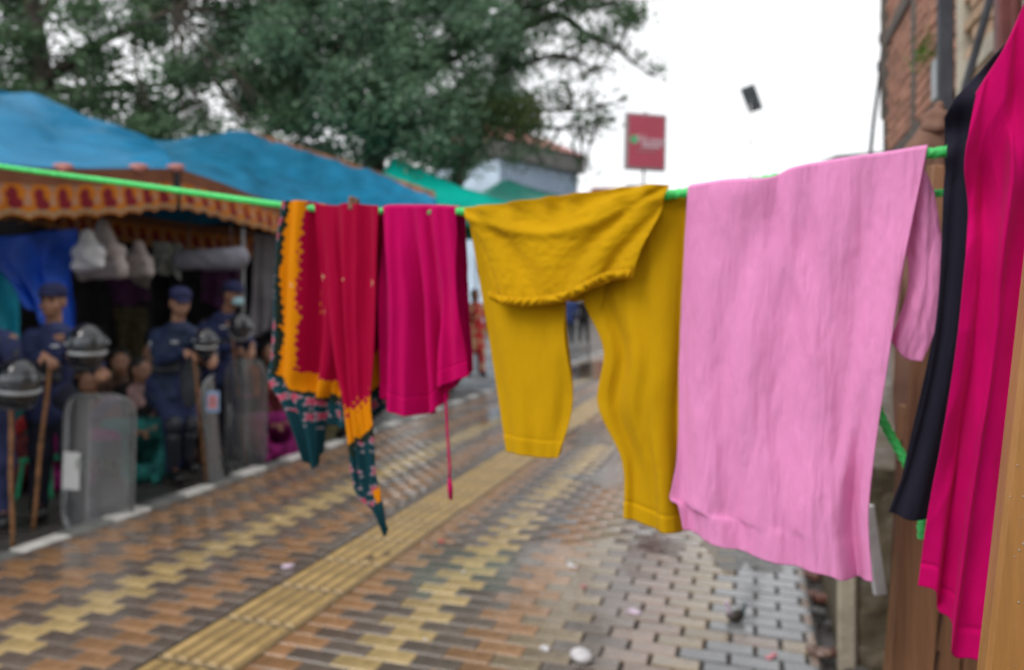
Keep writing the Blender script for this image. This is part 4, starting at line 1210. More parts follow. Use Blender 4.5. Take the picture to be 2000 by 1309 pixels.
# magenta lower garment ---------------------------------------------------
mtop = [(746, 407), (800, 406), (850, 407), (893, 409)]
mg = cloth_sheet(mtop, [(743, 778), (775, 800), (800, 811), (850, 806), (866, 775), (878, 752), (920, 734)],
                 [(746, 407), (747, 520), (746, 650), (743, 778)], [(893, 409), (902, 520), (912, 640), (920, 734)], 150, 200,
                 lambda u, v, S: pleats(u, v, S, .042, (1.7, 2.9, 4.6), 31, wr=.0008, wx=40, wy=8) + hemline(v, .91) - .02 * np.exp(-((u - .45) / .06) ** 2) * v, base=.014)
mgb = cloth_sheet(mtop, [(756, 760), (800, 775), (850, 775), (908, 725)], [(746, 407), (752, 600), (754, 760)], [(893, 409), (900, 600), (908, 725)], 150, 60,
                  lambda u, v, S: -pleats(u, v, S, .012, (2.4, 4.1), 32), base=-.026)
mag = cloth_obj('petticoat', [mg[:2], mgb[:2]], M['c_magenta'], 'magenta pleated petticoat with hanging drawstring, left of the yellow trousers', 'petticoat', arcs=[(0, 1)])
s = MB(); s.tube([tuple(LW(874, 742, .01)), tuple(LW(876, 790, .008)), tuple(LW(880, 850, .01)), tuple(LW(883, 910, .008)), tuple(LW(884, 935, .01))], .0028, n=6)
s.tube([tuple(LW(884, 932, .01)), tuple(LW(885, 950, .01)), tuple(LW(886, 973, .01))], [.003, .0055, .004], n=8)
s.build('drawstring', M['c_magenta'], mag, smooth=True)

# red, mustard and teal scarf --------------------------------------------
CR, MU, TE, CRM, PNK = (np.array(c) for c in ((.43, .001, .042), (.78, .27, .002), (.008, .05, .065), (.72, .5, .3), (.5, .06, .12)))
def scarf_colour(S, band, seed, edge=.02):
    x, z = S[..., 0], S[..., 1]
    b = band + .05 * np.sin(x * 420) * np.sin(z * 300) + .06 * fnoise(x * 60, z * 60, seed, 2)
    c = np.where((b < 1)[..., None], CR, np.where((b < 2)[..., None], MU, TE))
    dark = (np.abs(b - 2) < .10)
    c = np.where(dark[..., None], np.array((.02, .03, .02)), c)
    # printed flowers
    def flowers(sc, thr, keep, sd):
        gx, gz = np.floor(x / sc), np.floor(z / sc)
        def h(a, q): 
            n_ = (a.astype(np.int64) * 73856093 ^ q.astype(np.int64) * 19349663 ^ sd * 83492791) & 0xffff
            return n_ / 65535.0
        cx = (gx + .3 + .4 * h(gx, gz)) * sc; cz = (gz + .3 + .4 * h(gz, gx + 7)) * sc
        dx, dz = x - cx, z - cz
        d = np.hypot(dx, dz); a = np.arctan2(dz, dx)
        return np.where(h(gx + 3, gz + 11) < keep, d / (thr * (.75 + .25 * np.cos(5 * a))), 9)
    f1_ = flowers(.034, .011, .75, seed + 1); te = (b >= 2.1) & (b < 2.78 + .3 * vnoise(x * 30, z * 30, seed))
    c = np.where((te & (f1_ < 1.35))[..., None], np.array((.34, .28, .32)), c)
    c = np.where((te & (f1_ < 1.0))[..., None], PNK, c)
    f3_ = flowers(.017, .0035, .6, seed + 5)
    c = np.where((te & (f3_ < 1.0) & (f1_ > 1.6))[..., None], np.array((.3, .27, .3)), c)
    f2_ = flowers(.075, .011, .3, seed + 3)
    c = np.where(((b < .92) & (f2_ < 1.0))[..., None], CRM, c)
    c = np.where(((b > 1.1) & (b < 1.9) & (f2_ < .6))[..., None], CRM, c)
    return c
# left panel with teal edge
lp_ = cloth_sheet([(566, 396), (580, 394), (608, 394), (640, 402), (655, 404)], [(606, 886), (612, 905), (617, 914), (621, 900), (622, 880)],
                  [(566, 396), (556, 470), (545, 580), (538, 690), (534, 740), (560, 775), (582, 820), (606, 886)], [(655, 404), (660, 560), (655, 690), (648, 740), (632, 790), (622, 880)], 120, 260,
                  lambda u, v, S: pleats(u, v, S, .034, (1.3, 2.7), 41, wr=.001, wx=60, wy=12) * (1 - .7 * v ** 2) - .035 * u ** 2, base=.02)
def band_left(u, v, S):
    bx = np.interp(u + .03 * np.sin(v * 9), [0, .06, .13, .40, .48, 1], [2.9, 2.2, 1.95, 1.08, .9, .2])
    # lower border runs slanting down to the right
    w_ = (v + .0) - .20 * (u - .5)
    bz = np.interp(w_, [0, .48, .60, .66, .72, 1], [0, .3, .92, 1.5, 2.2, 3])
    return np.maximum(bx * (v < .99), bz)
cl_ = scarf_colour(lp_[0], band_left(lp_[2], lp_[3], lp_[0]), 5)
# middle panel with the long tail
mp2 = cloth_sheet([(628, 401), (670, 403), (700, 400), (757, 405)], [(762, 1026), (766, 1036), (769, 1040), (770, 1030)],
                  [(628, 401), (640, 540), (660, 700), (678, 790), (690, 870), (698, 930), (712, 966), (742, 995), (762, 1026)],
                  [(757, 405), (752, 560), (746, 690), (740, 780), (748, 850), (752, 915), (764, 970), (770, 1030)], 130, 300,
                  lambda u, v, S: pleats(u, v, S, .042, (1.3, 2.4, 3.6), 43, wr=.001, wx=60, wy=10) * (1 - .85 * v ** 1.5) - .014 * np.exp(-((u - .2) / .12) ** 2), base=.026)
def band_mid(u, v, S):
    w_ = v + .05 * (u - .5)
    return np.interp(w_, [0, .50, .58, .63, .70, .74, 1], [0, .4, .95, 1.1, 1.92, 2.2, 3]) + .9 * ((v > .86) & (v < .9) & (u > .65)) * -1.0
cm_ = scarf_colour(mp2[0], band_mid(mp2[2], mp2[3], mp2[0]), 9)
# hanging folds behind
bp_ = cloth_sheet([(640, 402), (690, 402), (757, 406)], [(600, 815), (660, 838), (720, 812), (764, 792)], [(640, 402), (632, 600), (600, 815)], [(757, 406), (758, 600), (764, 792)], 100, 160,
                  lambda u, v, S: pleats(u, v, S, .014, (2.1, 4.2), 45), base=-.02)
cb_ = scarf_colour(bp_[0], np.interp(bp_[3], [0, .55, .68, .86, .92, 1], [0, .4, .95, 1.9, 2.2, 3]), 12)
ep_ = cloth_sheet([(566, 396), (600, 394), (655, 404)], [(545, 690), (580, 720), (640, 735)], [(566, 396), (550, 560), (545, 690)], [(655, 404), (655, 600), (640, 735)], 60, 80,
                  lambda u, v, S: -pleats(u, v, S, .01, (2.1, 4.2), 46), base=-.026)
ce_ = scarf_colour(ep_[0], np.interp(ep_[2], [0, .15, .5, 1], [2.6, 2.1, 1.2, .3]), 14)
scarf = cloth_obj('scarf', [lp_[:2], mp2[:2], bp_[:2], ep_[:2]], M['c_print'], 'crimson scarf with mustard and dark teal floral borders at the rope, leftmost garment', 'scarf', colours=[cl_, cm_, cb_, ce_])
# wooden peg
M['peg'] = pm('peg_wood', (.2, .1, .06), rough=.6, var=.2, scale=30, bump=.1)
s = MB(); p = LW(700, 405, .02)
s.box(tuple(p + np.array((0, 0, .006))), (.012, .016, .03), rotz(-.54), bev=.003); s.box(tuple(p + np.array((.012, -.006, .004))), (.006, .014, .024), rotz(-.54), bev=.002)
pg = s.build('clothes_peg', M['peg'], loc=tuple(p)); tag(pg, 'small brown clothes peg gripping the crimson scarf on the rope', 'peg')

# black trousers and magenta kurta at the right ---------------------------
bk = cloth_sheet([(1845, 238), (1880, 185), (1930, 130), (1985, 78)], [(1738, 992), (1760, 1002), (1790, 1009), (1836, 1010)],
                 [(1845, 238), (1850, 300), (1843, 380), (1835, 560), (1815, 720), (1775, 890), (1738, 992)], [(1985, 78), (1960, 200), (1930, 400), (1900, 640), (1862, 880), (1836, 1010)], 110, 240,
                 lambda u, v, S: pleats(u, v, S, .010, (.8, 1.7), 51, wr=.0018, wx=35, wy=9) + .012 * np.sin(u * 9 - v * 46) * np.exp(-(v / .16) ** 2), base=.02)
bkb = cloth_sheet([(1845, 238), (1880, 185), (1930, 130), (1985, 78)], [(1752, 975), (1790, 985), (1832, 990)], [(1845, 238), (1838, 560), (1752, 975)], [(1985, 78), (1930, 400), (1832, 990)], 110, 60,
                  lambda u, v, S: -pleats(u, v, S, .01, (1.4, 2.2), 52), base=-.03)
cloth_obj('trousers', [bk[:2], bkb[:2]], M['c_black'], 'black trousers hanging between the pink kurta and the deep magenta kurta', 'trousers', arcs=[(0, 1)])
m2 = cloth_sheet([(1905, 205), (1930, 165), (1960, 118), (2000, 30), (2050, -60)], [(1797, 1112), (1830, 1121), (1834, 1165), (1860, 1182), (1862, 1244), (1895, 1252), (1935, 1259), (2010, 1262)],
                 [(1905, 205), (1884, 330), (1890, 430), (1872, 640), (1842, 840), (1815, 980), (1797, 1112)], [(2050, -60), (2070, 300), (2050, 700), (2010, 1262)], 200, 300,
                 lambda u, v, S: pleats(u, v, S, .015, (.6, 1.3, 2.2), 61, skew=-.12, wr=.0018, wx=35, wy=10) + hemline(v, .955) + .006 * (1 - np.abs(vnoise(u * 4 - v * 3, v * 3.1 + u, 33))) + .004 * (1 - np.abs(vnoise(u * 5 + v * 5, v * 5.1, 35))) + .006 * vnoise(u * 9 + v * 3, v * 4.5 - u * 2, 15) + .016 * np.sin((u * 1.3 + v * 3.2) * 5.2 + 2 * vnoise(u * 3, v * 3, 6)) * np.exp(-((v - .22) / .16) ** 2), base=.055)
m2b = cloth_sheet([(1905, 205), (1930, 165), (1960, 118), (2000, 30), (2050, -60)], [(1812, 1080), (1870, 1140), (1930, 1200), (2005, 1210)], [(1905, 205), (1886, 430), (1812, 1080)],
                  [(2050, -60), (2070, 300), (2005, 1210)], 200, 60, lambda u, v, S: 0 * u, base=.012)
cloth_obj('kurta', [m2[:2], m2b[:2]], M['c_magenta2'], 'deep magenta kurta with stepped hem at the right edge beside the wet plank', 'kurta', arcs=[(0, 1)])

# brown cloth tied in a knot ---------------------------------------------
YB = 1.42
def bw(px, py, dy=0): return at(px, py, YB + dy)
def brown_sheet():
    nu, nv = 70, 160
    Lp = catmull([bw(1780, 300), bw(1770, 340), bw(1762, 420), bw(1758, 600), bw(1752, 760), bw(1744, 900)], nv)
    Rp = catmull([bw(1848, 300), bw(1860, 340), bw(1870, 500), bw(1866, 700), bw(1850, 820), bw(1836, 900)], nv)
    u = np.linspace(0, 1, nu)[None, :, None]
    S = Lp[:, None] * (1 - u) + Rp[:, None] * u
    U = u[..., 0] * np.ones((nv, 1)); Vv = np.linspace(0, 1, nv)[:, None] * np.ones((1, nu))
    S[..., 1] += -.016 * np.sin(U * 2 * np.pi * 2.6 + 3 * vnoise(U * 2, Vv * 4, 3)) * (.2 + .8 * Vv) - .005 * fnoise(U * 4 + Vv * 9, Vv * 16 - U * 5, 7, 2) * np.exp(-(Vv / .25) ** 2) - .01 * vnoise(U * 5, Vv * 9, 4) - .02 * np.sin(np.pi * U)
    S[..., 1] += -.004 * np.abs(np.cos(U * np.pi * 5 + 3 * vnoise(U * 3, Vv * 7, 12))) * np.exp(-(Vv / .3) ** 2)
    return S
S = brown_sheet(); nv, nu = S.shape[:2]
knot_c = np.array(bw(1826, 226, -.02))
bc = empty('brown_cloth', tuple(knot_c), label='brown cloth tied in a knot behind the rope end, left of the black trousers', cat='cloth')
o = obj('hanging', make_mesh('hanging', S.reshape(-1, 3) - knot_c, grid_faces(nv, nu), M['c_brown'], uv=np.stack([S[..., 0], S[..., 2]], -1).reshape(-1, 2)), bc)
md = o.modifiers.new('thick', 'SOLIDIFY'); md.thickness = .004
ring = [np.array((.018 * math.cos(t), -.010 * math.sin(2 * t), .004 + .019 * math.sin(t))) for t in np.linspace(0, 2 * math.pi, 13)]
kn = lambda px, py, dy=0.0: np.array(bw(px, py, dy)) - knot_c
fan = []
for q, (bx, dy) in enumerate(((1764, .03), (1776, -.012), (1790, .022), (1803, -.014), (1818, .016), (1834, -.012), (1850, .02), (1862, .0))):
    a_, m_, e_ = kn(1822 + (q - 4) * 1.6, 238), kn(1822 + (bx - 1822) * .72, 292, dy * .6), kn(bx, 420, dy)
    fan += [cap(a_, m_, .008, .010), cap(m_, e_, .010, .013)]
soft('gathers', fan, .005, M['c_brown'], bc, k=.016, wrinkle=.0012, wf=140)
soft('knot', [cap(kn(1808, 236), kn(1838, 226, -.015), .013, .012), cap(kn(1838, 226, -.015), kn(1834, 246, -.02), .011, .012), cap(kn(1812, 246, -.01), kn(1836, 248, -.012), .012, .012),
              cap(kn(1824, 222, -.01), kn(1834, 208, -.005), .010, .007), cap(kn(1834, 208, -.005), kn(1843, 216, .0), .007, .005)], .004, M['c_brown'], bc, k=.008, wrinkle=.002, wf=170)

# ------------------------------------------------------------------ timber at the right
M['plank'] = pm('brown_wet_plank', (.26, .125, .062), rough=.42, var=.22, scale=3.0, bump=.25, bscale=18, stretch=(14, 14, .7), rvar=.08, randobj=.14)
M['plank_dark'] = pm('dark_brown_board', (.1, .045, .028), rough=.5, var=.25, scale=3.0, bump=.25, bscale=18, stretch=(14, 14, .7))
M['plank_near'] = pm('wet_varnished_plank', (.36, .165, .045), rough=.34, var=.14, scale=2.5, bump=.12, bscale=30, stretch=(18, 18, 1.2))
M['drop'] = clear_mat('water_drop', (.95, .95, .95), (.7, .66, .6), .3, .3, .25)
kio = empty('plank_panel', at(1780, 1309, 1.36), label='leaning brown plank panel under the black and magenta clothes', cat='panel')
lean = R(5.0)
RK = Matrix.Rotation(lean, 3, 'Y')
x_ = at(1716, 1309, 1.36)[0]
zb = at(1716, 1309, 1.36)[2]
wd = [.085, .062, .09, .07, .085, .075, .09, .08, .085]
xo = 0
for i, wk in enumerate(wd):
    c = RK @ Vector((xo + wk / 2, 0, .05)) + Vector((x_, 1.36 + (i % 2) * .004 - .02 * (i == 0), zb))
    s = MB(); s.box(tuple(c), (wk - .003, .022, 1.75), RK, bev=.003)
    o = s.build('plank', M['plank'], kio, loc=tuple(c)); xo += wk
s = MB(); c = RK @ Vector((.33, .035, .45)) + Vector((x_, 1.36, zb)); s.box(tuple(c), (.62, .04, .07), RK, bev=.004); s.build('batten', M['plank'], kio)
s = MB()
for zz in (.02, .09): 
    c = RK @ Vector((.095, -.013, zz)) + Vector((x_, 1.36, zb)); s.box(tuple(c), (.006, .004, .06), RK @ Matrix.Rotation(.12, 3, 'Y'), bev=.001)
s.build('split', M['plank_dark'], kio)
db = empty('shaded_board', at(1745, 1100, 1.75), label='reddish brown board behind the plank panel, shadow painted into its colour', cat='board')
s = MB(); p = at(1772, 900, 1.75); s.box((p[0] + .09, 1.75, .95), (.24, .03, 1.62), Matrix.Rotation(R(2.5), 3, 'Y'), bev=.004); s.build('board', M['plank_dark'], db)  # kiosk side in shadow, its shade put into the dark brown colour
# white slat
M['white_slat'] = pm('white_plastic_slat', (.78, .8, .82), rough=.4, var=.15, scale=12, bump=.1)
s = MB(); a, b = np.array(at(1690, 985, 1.62)), np.array(at(1724, 1165, 1.6))
mid = (a + b) / 2; ang = math.atan2(b[0] - a[0], a[2] - b[2])
s.box(tuple(mid), (.028, .012, float(np.linalg.norm(b - a))), Matrix.Rotation(-ang, 3, 'Y'), bev=.003); o = s.build('white_slat', M['white_slat'], loc=tuple(mid)); tag(o, 'white plastic slat leaning against the plank panel below the pink kurta', 'slat')
# near wet plank with drops
YN = .47
a, b = np.array(at(2107, 600, YN)), np.array(at(2024, 1330, YN))
ang = math.atan2(a[0] - b[0], a[2] - b[2])
RN = Matrix.Rotation(ang, 3, 'Y') @ Matrix.Rotation(-.25, 3, 'Z')
npk = empty('wet_plank', tuple(b), label='varnished brown plank with water drops, nearest thing at the right edge', cat='plank')
cN = (a + b) / 2 + np.array(Matrix.Rotation(ang, 3, 'Y') @ Vector((.11, .03, -.3)))
s = MB(); s.box(tuple(cN), (.22, .02, 1.3), RN, bev=.003); s.build('board', M['plank_near'], npk)
V = []; Fs = []
Rn = np.array(RN)
dm = MB()
for k in range(280):
    lx, lz = -.108 + random.random() ** 1.3 * .1, random.uniform(.05, .62) - (.62 - .62)
    lz = .3 + random.uniform(-.28, .18)
    r_ = random.uniform(.0003, .0009)
    c = cN + Rn @ np.array((lx, -.0102, lz))
    ringn = 7
    vv = [c + Rn @ np.array((r_ * 1.0 * math.cos(t), 0, r_ * 1.15 * math.sin(t))) for t in np.linspace(0, 2 * math.pi, ringn, endpoint=False)]
    v2 = [c + Rn @ np.array((r_ * .7 * math.cos(t), -r_ * .5, r_ * .8 * math.sin(t))) for t in np.linspace(0, 2 * math.pi, ringn, endpoint=False)]
    tp_ = c + Rn @ np.array((0, -r_ * .7, 0))
    dm.add(vv + v2 + [tp_], [(i, (i + 1) % ringn, ringn + (i + 1) % ringn, ringn + i) for i in range(ringn)] + [(ringn + i, ringn + (i + 1) % ringn, 2 * ringn) for i in range(ringn)])
o = dm.build('water_drops', M['drop'], npk, smooth=True); tag(o, kind='stuff')

# ------------------------------------------------------------------ tents
M['tarp_blue'] = pm('blue_tarp', (.003, .22, .44), spec=.25, rough=.42, var=.18, scale=1.2, stretch=(2.4, .8, 1), bump=.7, bscale=3.5, transl=.12, rvar=.12)
M['tarp_blue2'] = pm('faded_blue_tarp', (.014, .19, .35), spec=.25, rough=.4, var=.2, scale=1.2, stretch=(2.4, .8, 1), bump=.7, bscale=3.5, transl=.12, rvar=.12)
M['tarp_green'] = pm('green_tarp', (.004, .50, .40), spec=.25, rough=.4, var=.15, scale=1.2, bump=.2, bscale=7, transl=.2)
M['tarp_green2'] = pm('dark_green_tarp', (.003, .32, .25), spec=.25, rough=.4, var=.15, scale=1.2, bump=.2, bscale=7, transl=.15)
M['valance'] = pm('printed_valance', (1, 1, 1), rough=.8, var=.1, scale=9, bump=.2, bscale=40, attr=True, transl=.12, spec=.2)
M['trim_cloth'] = pm('orange_trim', (.27, .11, .05), rough=.8, var=.45, scale=14, bump=.2)
M['pole'] = pm('grey_tent_pole', (.2, .2, .2), rough=.4, var=.15, bump=.05, metal=.4)
M['dark_cloth'] = pm('dark_tent_wall', (.025, .023, .026), rough=.9, var=.3, scale=3, bump=.3, bscale=15, spec=.15)
M['grey_sheet'] = pm('grey_side_curtain', (.13, .125, .14), rough=.8, var=.2, scale=3, bump=.3, bscale=10)
M['blue_cloth'] = pm('royal_blue_sheet', (.006, .11, .75), rough=.5, var=.25, scale=3, bump=.3, bscale=10, transl=.2)
M['turq_cloth'] = pm('turquoise_sheet', (.01, .36, .5), rough=.6, var=.3, scale=4, bump=.3, bscale=14, transl=.1)
M['purple_cloth'] = pm('dark_purple_cloth', (.05, .008, .05), rough=.85, var=.3, scale=6, bump=.3, bscale=20)
M['white_bag'] = pm('white_plastic_bag', (.72, .73, .75), rough=.4, var=.12, scale=9, bump=.4, bscale=25, transl=.2)
M['beige_bag'] = pm('beige_plastic_bag', (.5, .44, .42), rough=.45, var=.2, scale=9, bump=.4, bscale=25, transl=.15)
M['grey_bag'] = pm('grey_cloth_roll', (.2, .2, .24), rough=.6, var=.15, scale=5, bump=.3, bscale=12)

def net(rows, nu, nv, noise=.03, sag=.0, seed=0, mat=None, name='tarp', parent=None, thick=.006, ns=1.3, colour=None):
    """surface through rows of 3-D points (rows from eave to ridge)"""
    C = np.array([catmull(r, nu) for r in rows])               # rows x nu x 3
    S = np.array([catmull(C[:, i], nv) for i in range(nu)]).transpose(1, 0, 2)
    U = np.linspace(0, 1, nu)[None, :] * np.ones((nv, 1)); Vv = np.linspace(0, 1, nv)[:, None] * np.ones((1, nu))
    S[..., 2] += noise * np.clip(Vv * 4, 0, 1) * (fnoise(S[..., 0] * ns, S[..., 1] * ns, seed, 4) + 1.2 * (1 - np.abs(vnoise(S[..., 0] * 2.6 + S[..., 1] * 1.1, S[..., 1] * .8 - S[..., 0] * .5, seed + 40))) + .5 * vnoise(S[..., 0] * 7, S[..., 1] * 2, seed + 41)) - sag * np.sin(np.pi * U) * np.sin(np.pi * Vv)
    org = origin_of(parent) if parent is not None else np.zeros(3)
    me = make_mesh(name, S.reshape(-1, 3) - org, grid_faces(nv, nu), mat, colour=colour)
    o = obj(name, me, parent)
    md = o.modifiers.new('thick', 'SOLIDIFY'); md.thickness = thick
    return o

VE = -5.0
def ev(px, py, v=VE): return atv(px, py, v)

def valance(parent, top_pts, h, per=.205, scale=1.0, name='valance', plain=.34, dn=0.0, drop_end=None):
    """hanging printed border: brown top band, maroon motifs on orange, pale dotted hem"""
    n_u = int(sum(np.linalg.norm(np.diff(np.array(top_pts), axis=0), axis=1)) / .012); n_v = 40
    T = catmull(top_pts, n_u)
    L_ = np.r_[0, np.cumsum(np.linalg.norm(np.diff(T, axis=0), axis=1))]
    hh = h if drop_end is None else np.linspace(h, drop_end, n_u)
    S = np.zeros((n_v, n_u, 3)); v = np.linspace(0, 1, n_v)[:, None]
    S[:] = T[None]
    wav = .02 * np.sin(L_ * 7.5) + .012 * vnoise(L_ * 4, L_ * 0 + 3, 2)
    S[..., 2] -= v * (hh - .03 * np.abs(np.sin(L_ / per * np.pi))[None] + .012 * vnoise(L_ * 3, L_ * 0 + 8, 4)[None])
    wav = wav + .012 * np.sin(L_ * 31 + 2 * vnoise(L_ * 2, L_ * 0, 9)); S[..., 0] += v * wav * .9; S[..., 1] -= v * wav * .4
    a = (L_ / per) % 1.0; A = a[None] * np.ones((n_v, 1)); b = 1 - v * np.ones((1, n_u))     # b = 1 top
    BRN, ORG, MAR, PAL, CRE = np.array((.24, .095, .05)), np.array((.60, .19, .012)), np.array((.24, .018, .03)), np.array((.5, .27, .17)), np.array((.5, .37, .2))
    c = np.where((b > 1 - plain)[..., None], BRN, ORG)
    e = lambda cx, cb, rx, rb: ((np.abs((A - cx + .5) % 1 - .5) / rx) ** 2 + ((b - cb) / rb) ** 2) < 1
    c = np.where((np.abs((A + .5) % 1 - .5) < .17 * np.clip((.64 - b) / .34, 0, 1) * (b > .28))[..., None], PAL, c)
    c = np.where((e(.0, .61, .2, .06) & (b < 1 - plain))[..., None], PAL * .8, c)
    c = np.where((e(.58, .26, .27, .115) | e(.46, .44, .20, .15))[..., None], MAR, c)
    c = np.where((b < .13)[..., None], CRE * .75, c)
    c = np.where(((b < .10) & (np.abs((A * 3) % 1 - .5) < .25))[..., None], np.array((.4, .16, .1)), c)
    c = np.where((b < .03)[..., None], ORG * .8, c)
    org = origin_of(parent)
    me = make_mesh(name, S.reshape(-1, 3) - org, grid_faces(n_v, n_u), M['valance'], colour=c.reshape(-1, 3))
    o = obj(name, me, parent); md = o.modifiers.new('thick', 'SOLIDIFY'); md.thickness = .004
    return o

def pole(parent, p_top, zbot=RZ, r=.018, name='pole', mat=None):
    s = MB(); s.tube([(p_top[0], p_top[1], zbot), tuple(p_top)], r, n=10); return s.build(name, mat or M['pole'], parent, smooth=True)

# blue tent at the left
t1 = empty('market_tent', street(4.5, VE - 1.5, RZ), label='bright blue tarp tent at the left with printed orange valance', cat='tent')
eave1 = [street(.5, VE, 2.3), street(2.4, VE, 2.34), ev(0, 322), ev(130, 330), ev(250, 330), ev(350, 330)]
ridge1 = [street(.5, VE - 1.8, 3.3), street(2.6, VE - 1.8, 3.42), atv(0, 176, VE - 1.8), atv(130, 224, VE - 1.8), atv(230, 256, VE - 1.8), atv(318, 282, VE - 1.8)]
mid1 = [tuple((np.array(a) + np.array(b)) / 2 - np.array((0, 0, .07))) for a, b in zip(eave1, ridge1)]
back1 = [tuple(np.array(e_) + np.array(street(0, -3.6, .0))) for e_ in eave1]
net([eave1, mid1, ridge1], 90, 44, noise=.035, mat=M['tarp_blue'], name='canopy', parent=t1, seed=3)
net([ridge1, back1], 60, 20, noise=.03, mat=M['tarp_blue'], name='rear_canopy', parent=t1, seed=4)
valance(t1, eave1, .39)
inn = lambda pts, dv, dz: [tuple(np.array(p) + np.array(street(0, dv, dz))) for p in pts]
valance(t1, inn(eave1[1:], -2.6, -.10), .40, name='rear_valance', per=.17, plain=.25)
for p in (eave1[0], back1[0], back1[-1]): pole(t1, np.array(p) - (0, 0, .02))
s = MB(); p = np.array(ev(347, 352)); s.box(tuple(p + (0, -.03, -.02)), (.05, .03, .2), bev=.01); s.build('strap', M['cable'], t1)
# pink lashings along the eave
M['pink_tie'] = pm('pink_cloth_tie', (.5, .2, .17), rough=.8, var=.2, bump=.2)
for px in (125, 272, 345):
    c = np.array(ev(px, 327)); soft('cloth_tie', [ell(c - origin_of(t1) + (0, -.02, .0), (.09, .03, .03)), ell(c - origin_of(t1) + (.02, -.03, -.02), (.04, .03, .035))], .012, M['pink_tie'], t1, k=.02)
# second blue tent
t2 = empty('market_tent', street(9.5, VE - 1.5, RZ), label='faded blue tarp tent in the middle, its ridge edged in orange', cat='tent')
c2 = at(862, 402, 10.5)
eave2 = [ev(352, 331), ev(430, 357), ev(500, 384), ev(560, 400), at(700, 408, 9.3), c2]
ridge2 = [atv(300, 284, VE - 1.8), atv(350, 276, VE - 1.8), atv(420, 270, VE - 1.8), atv(482, 263, VE - 1.8), at(660, 318, 11.0), at(850, 384, 10.9)]
mid2 = [tuple((np.array(a) + np.array(b)) / 2 - np.array((0, 0, .08))) for a, b in zip(eave2, ridge2)]
net([eave2, mid2, ridge2], 90, 44, noise=.04, mat=M['tarp_blue2'], name='canopy', parent=t2, seed=6)
back2 = [tuple(np.array(street(6.8 + i * 1.4, VE - 3.8, 2.6))) for i in range(6)]
net([ridge2, back2], 50, 20, noise=.03, mat=M['tarp_blue2'], name='rear_canopy', parent=t2, seed=7)
valance(t2, eave2[:5], .37, drop_end=.32)
s = MB(); e0 = [np.array(p) for p in ridge2[3:]]
pp = catmull(e0, 30)
for i in range(29):
    a_, b_ = pp[i], pp[i + 1]
    s.add([a_ + (0, .02, .065), b_ + (0, .02, .065), b_ + (0, -.05, -.05), a_ + (0, -.05, -.05)], [(0, 1, 2, 3)])
o = s.build('edge_trim', M['trim_cloth'], t2); md = o.modifiers.new('thick', 'SOLIDIFY'); md.thickness = .01
pole(t2, c2); pole(t2, back2[-1]); pole(t2, back2[0])
pole(t2, np.array(ev(482, 395)) + np.array(street(0, -.05, 0)), r=.02)
valance(t2, inn(eave2[:4], -2.4, .02), .38, name='rear_valance', per=.17, plain=.25)
# inner cross valance slanting from the middle to the right
valance(t2, [atv(190, 408, -7.2), atv(300, 425, -6.7), atv(400, 440, -6.3), atv(500, 450, -6.0)], .36, name='cross_valance', per=.14, plain=.3)
# green tents
def green(apex, corners, mat, label, nm='market_tent'):
    base = np.mean([np.array(c) for c in corners], axis=0)
    r_ = empty(nm, (base[0], base[1], RZ), label=label, cat='tent', group='green tents further along the road')
    A_ = np.array(apex)
    s_ = []
    for i in range(len(corners)):
        a_, b_ = np.array(corners[i]), np.array(corners[(i + 1) % len(corners)])
        row0 = [tuple(a_ + (b_ - a_) * t - np.array((0, 0, .05 * math.sin(t * math.pi)))) for t in (0, .25, .5, .75, 1)]
        row1 = [tuple((np.array(p) + A_) / 2 - np.array((0, 0, .08))) for p in row0]
        row2 = [tuple(A_ + (np.array(p) - A_) * .02) for p in row0]
        net([row0, row1, row2], 24, 16, noise=.02, mat=mat, name='canopy_panel', parent=r_, seed=i)
        row3 = [tuple(np.array(p) - np.array((0, 0, .3))) for p in row0]
        net([row0, row3], 24, 4, noise=.0, mat=mat, name='skirt', parent=r_, seed=i)
        pole(r_, a_)
    return r_
ap = at(772, 312, 13.0)
green(ap, [at(700, 402, 11.4), at(1015, 402, 12.6), (at(1015, 402, 12.6)[0] - .9, 16.0, at(1015, 402, 12.6)[2]), (at(640, 400, 12)[0] - .6, 14.6, 3.0)], M['tarp_green'], 'bright green canopy tent behind the second blue tent')
ap = at(985, 352, 17.5)
green(ap, [at(890, 402, 16.0), at(1150, 392, 17.0), (at(1150, 392, 17)[0] - .6, 20.5, at(1150, 392, 17)[2]), (at(860, 402, 16)[0] - .9, 19.6, 3.5)], M['tarp_green2'], 'darker green canopy tent furthest down the road')

# things in the tents -----------------------------------------------------
def hang(name, pts4, mat, label, cat, folds=4, amp=.05, seed=0, nu=60, nv=40, scallop=0.0, group=None, kind=None):
    c = [np.array(p, float) for p in pts4]       # tl, tr, br, bl
    u = np.linspace(0, 1, nu)[None, :, None]; v = np.linspace(0, 1, nv)[:, None, None]
    S = (1 - v) * ((1 - u) * c[0] + u * c[1]) + v * ((1 - u) * c[3] + u * c[2])
    U = u[..., 0] * np.ones((nv, 1)); W = v[..., 0] * np.ones((1, nu))
    S[..., 1] += amp * np.sin(U * 2 * np.pi * folds + 2 * vnoise(U * 3, W * 2, seed)) * (.35 + .65 * W)
    S[..., 0] += amp * .4 * vnoise(U * 5, W * 3, seed + 1)
    S[..., 2] += -scallop * np.abs(np.sin(U * np.pi * 3)) * (1 - W) + .05 * vnoise(U * 4, W * 0 + 2, seed) * W
    S[..., 2] = np.maximum(S[..., 2], RZ + .005)
    l = S[0, nu // 2].copy()
    o = obj(name, make_mesh(name, S.reshape(-1, 3) - l, grid_faces(nv, nu), mat), None, tuple(l)); md = o.modifiers.new('thick', 'SOLIDIFY'); md.thickness = .006
    if kind: o['kind'] = kind
    return tag(o, label, cat, group)
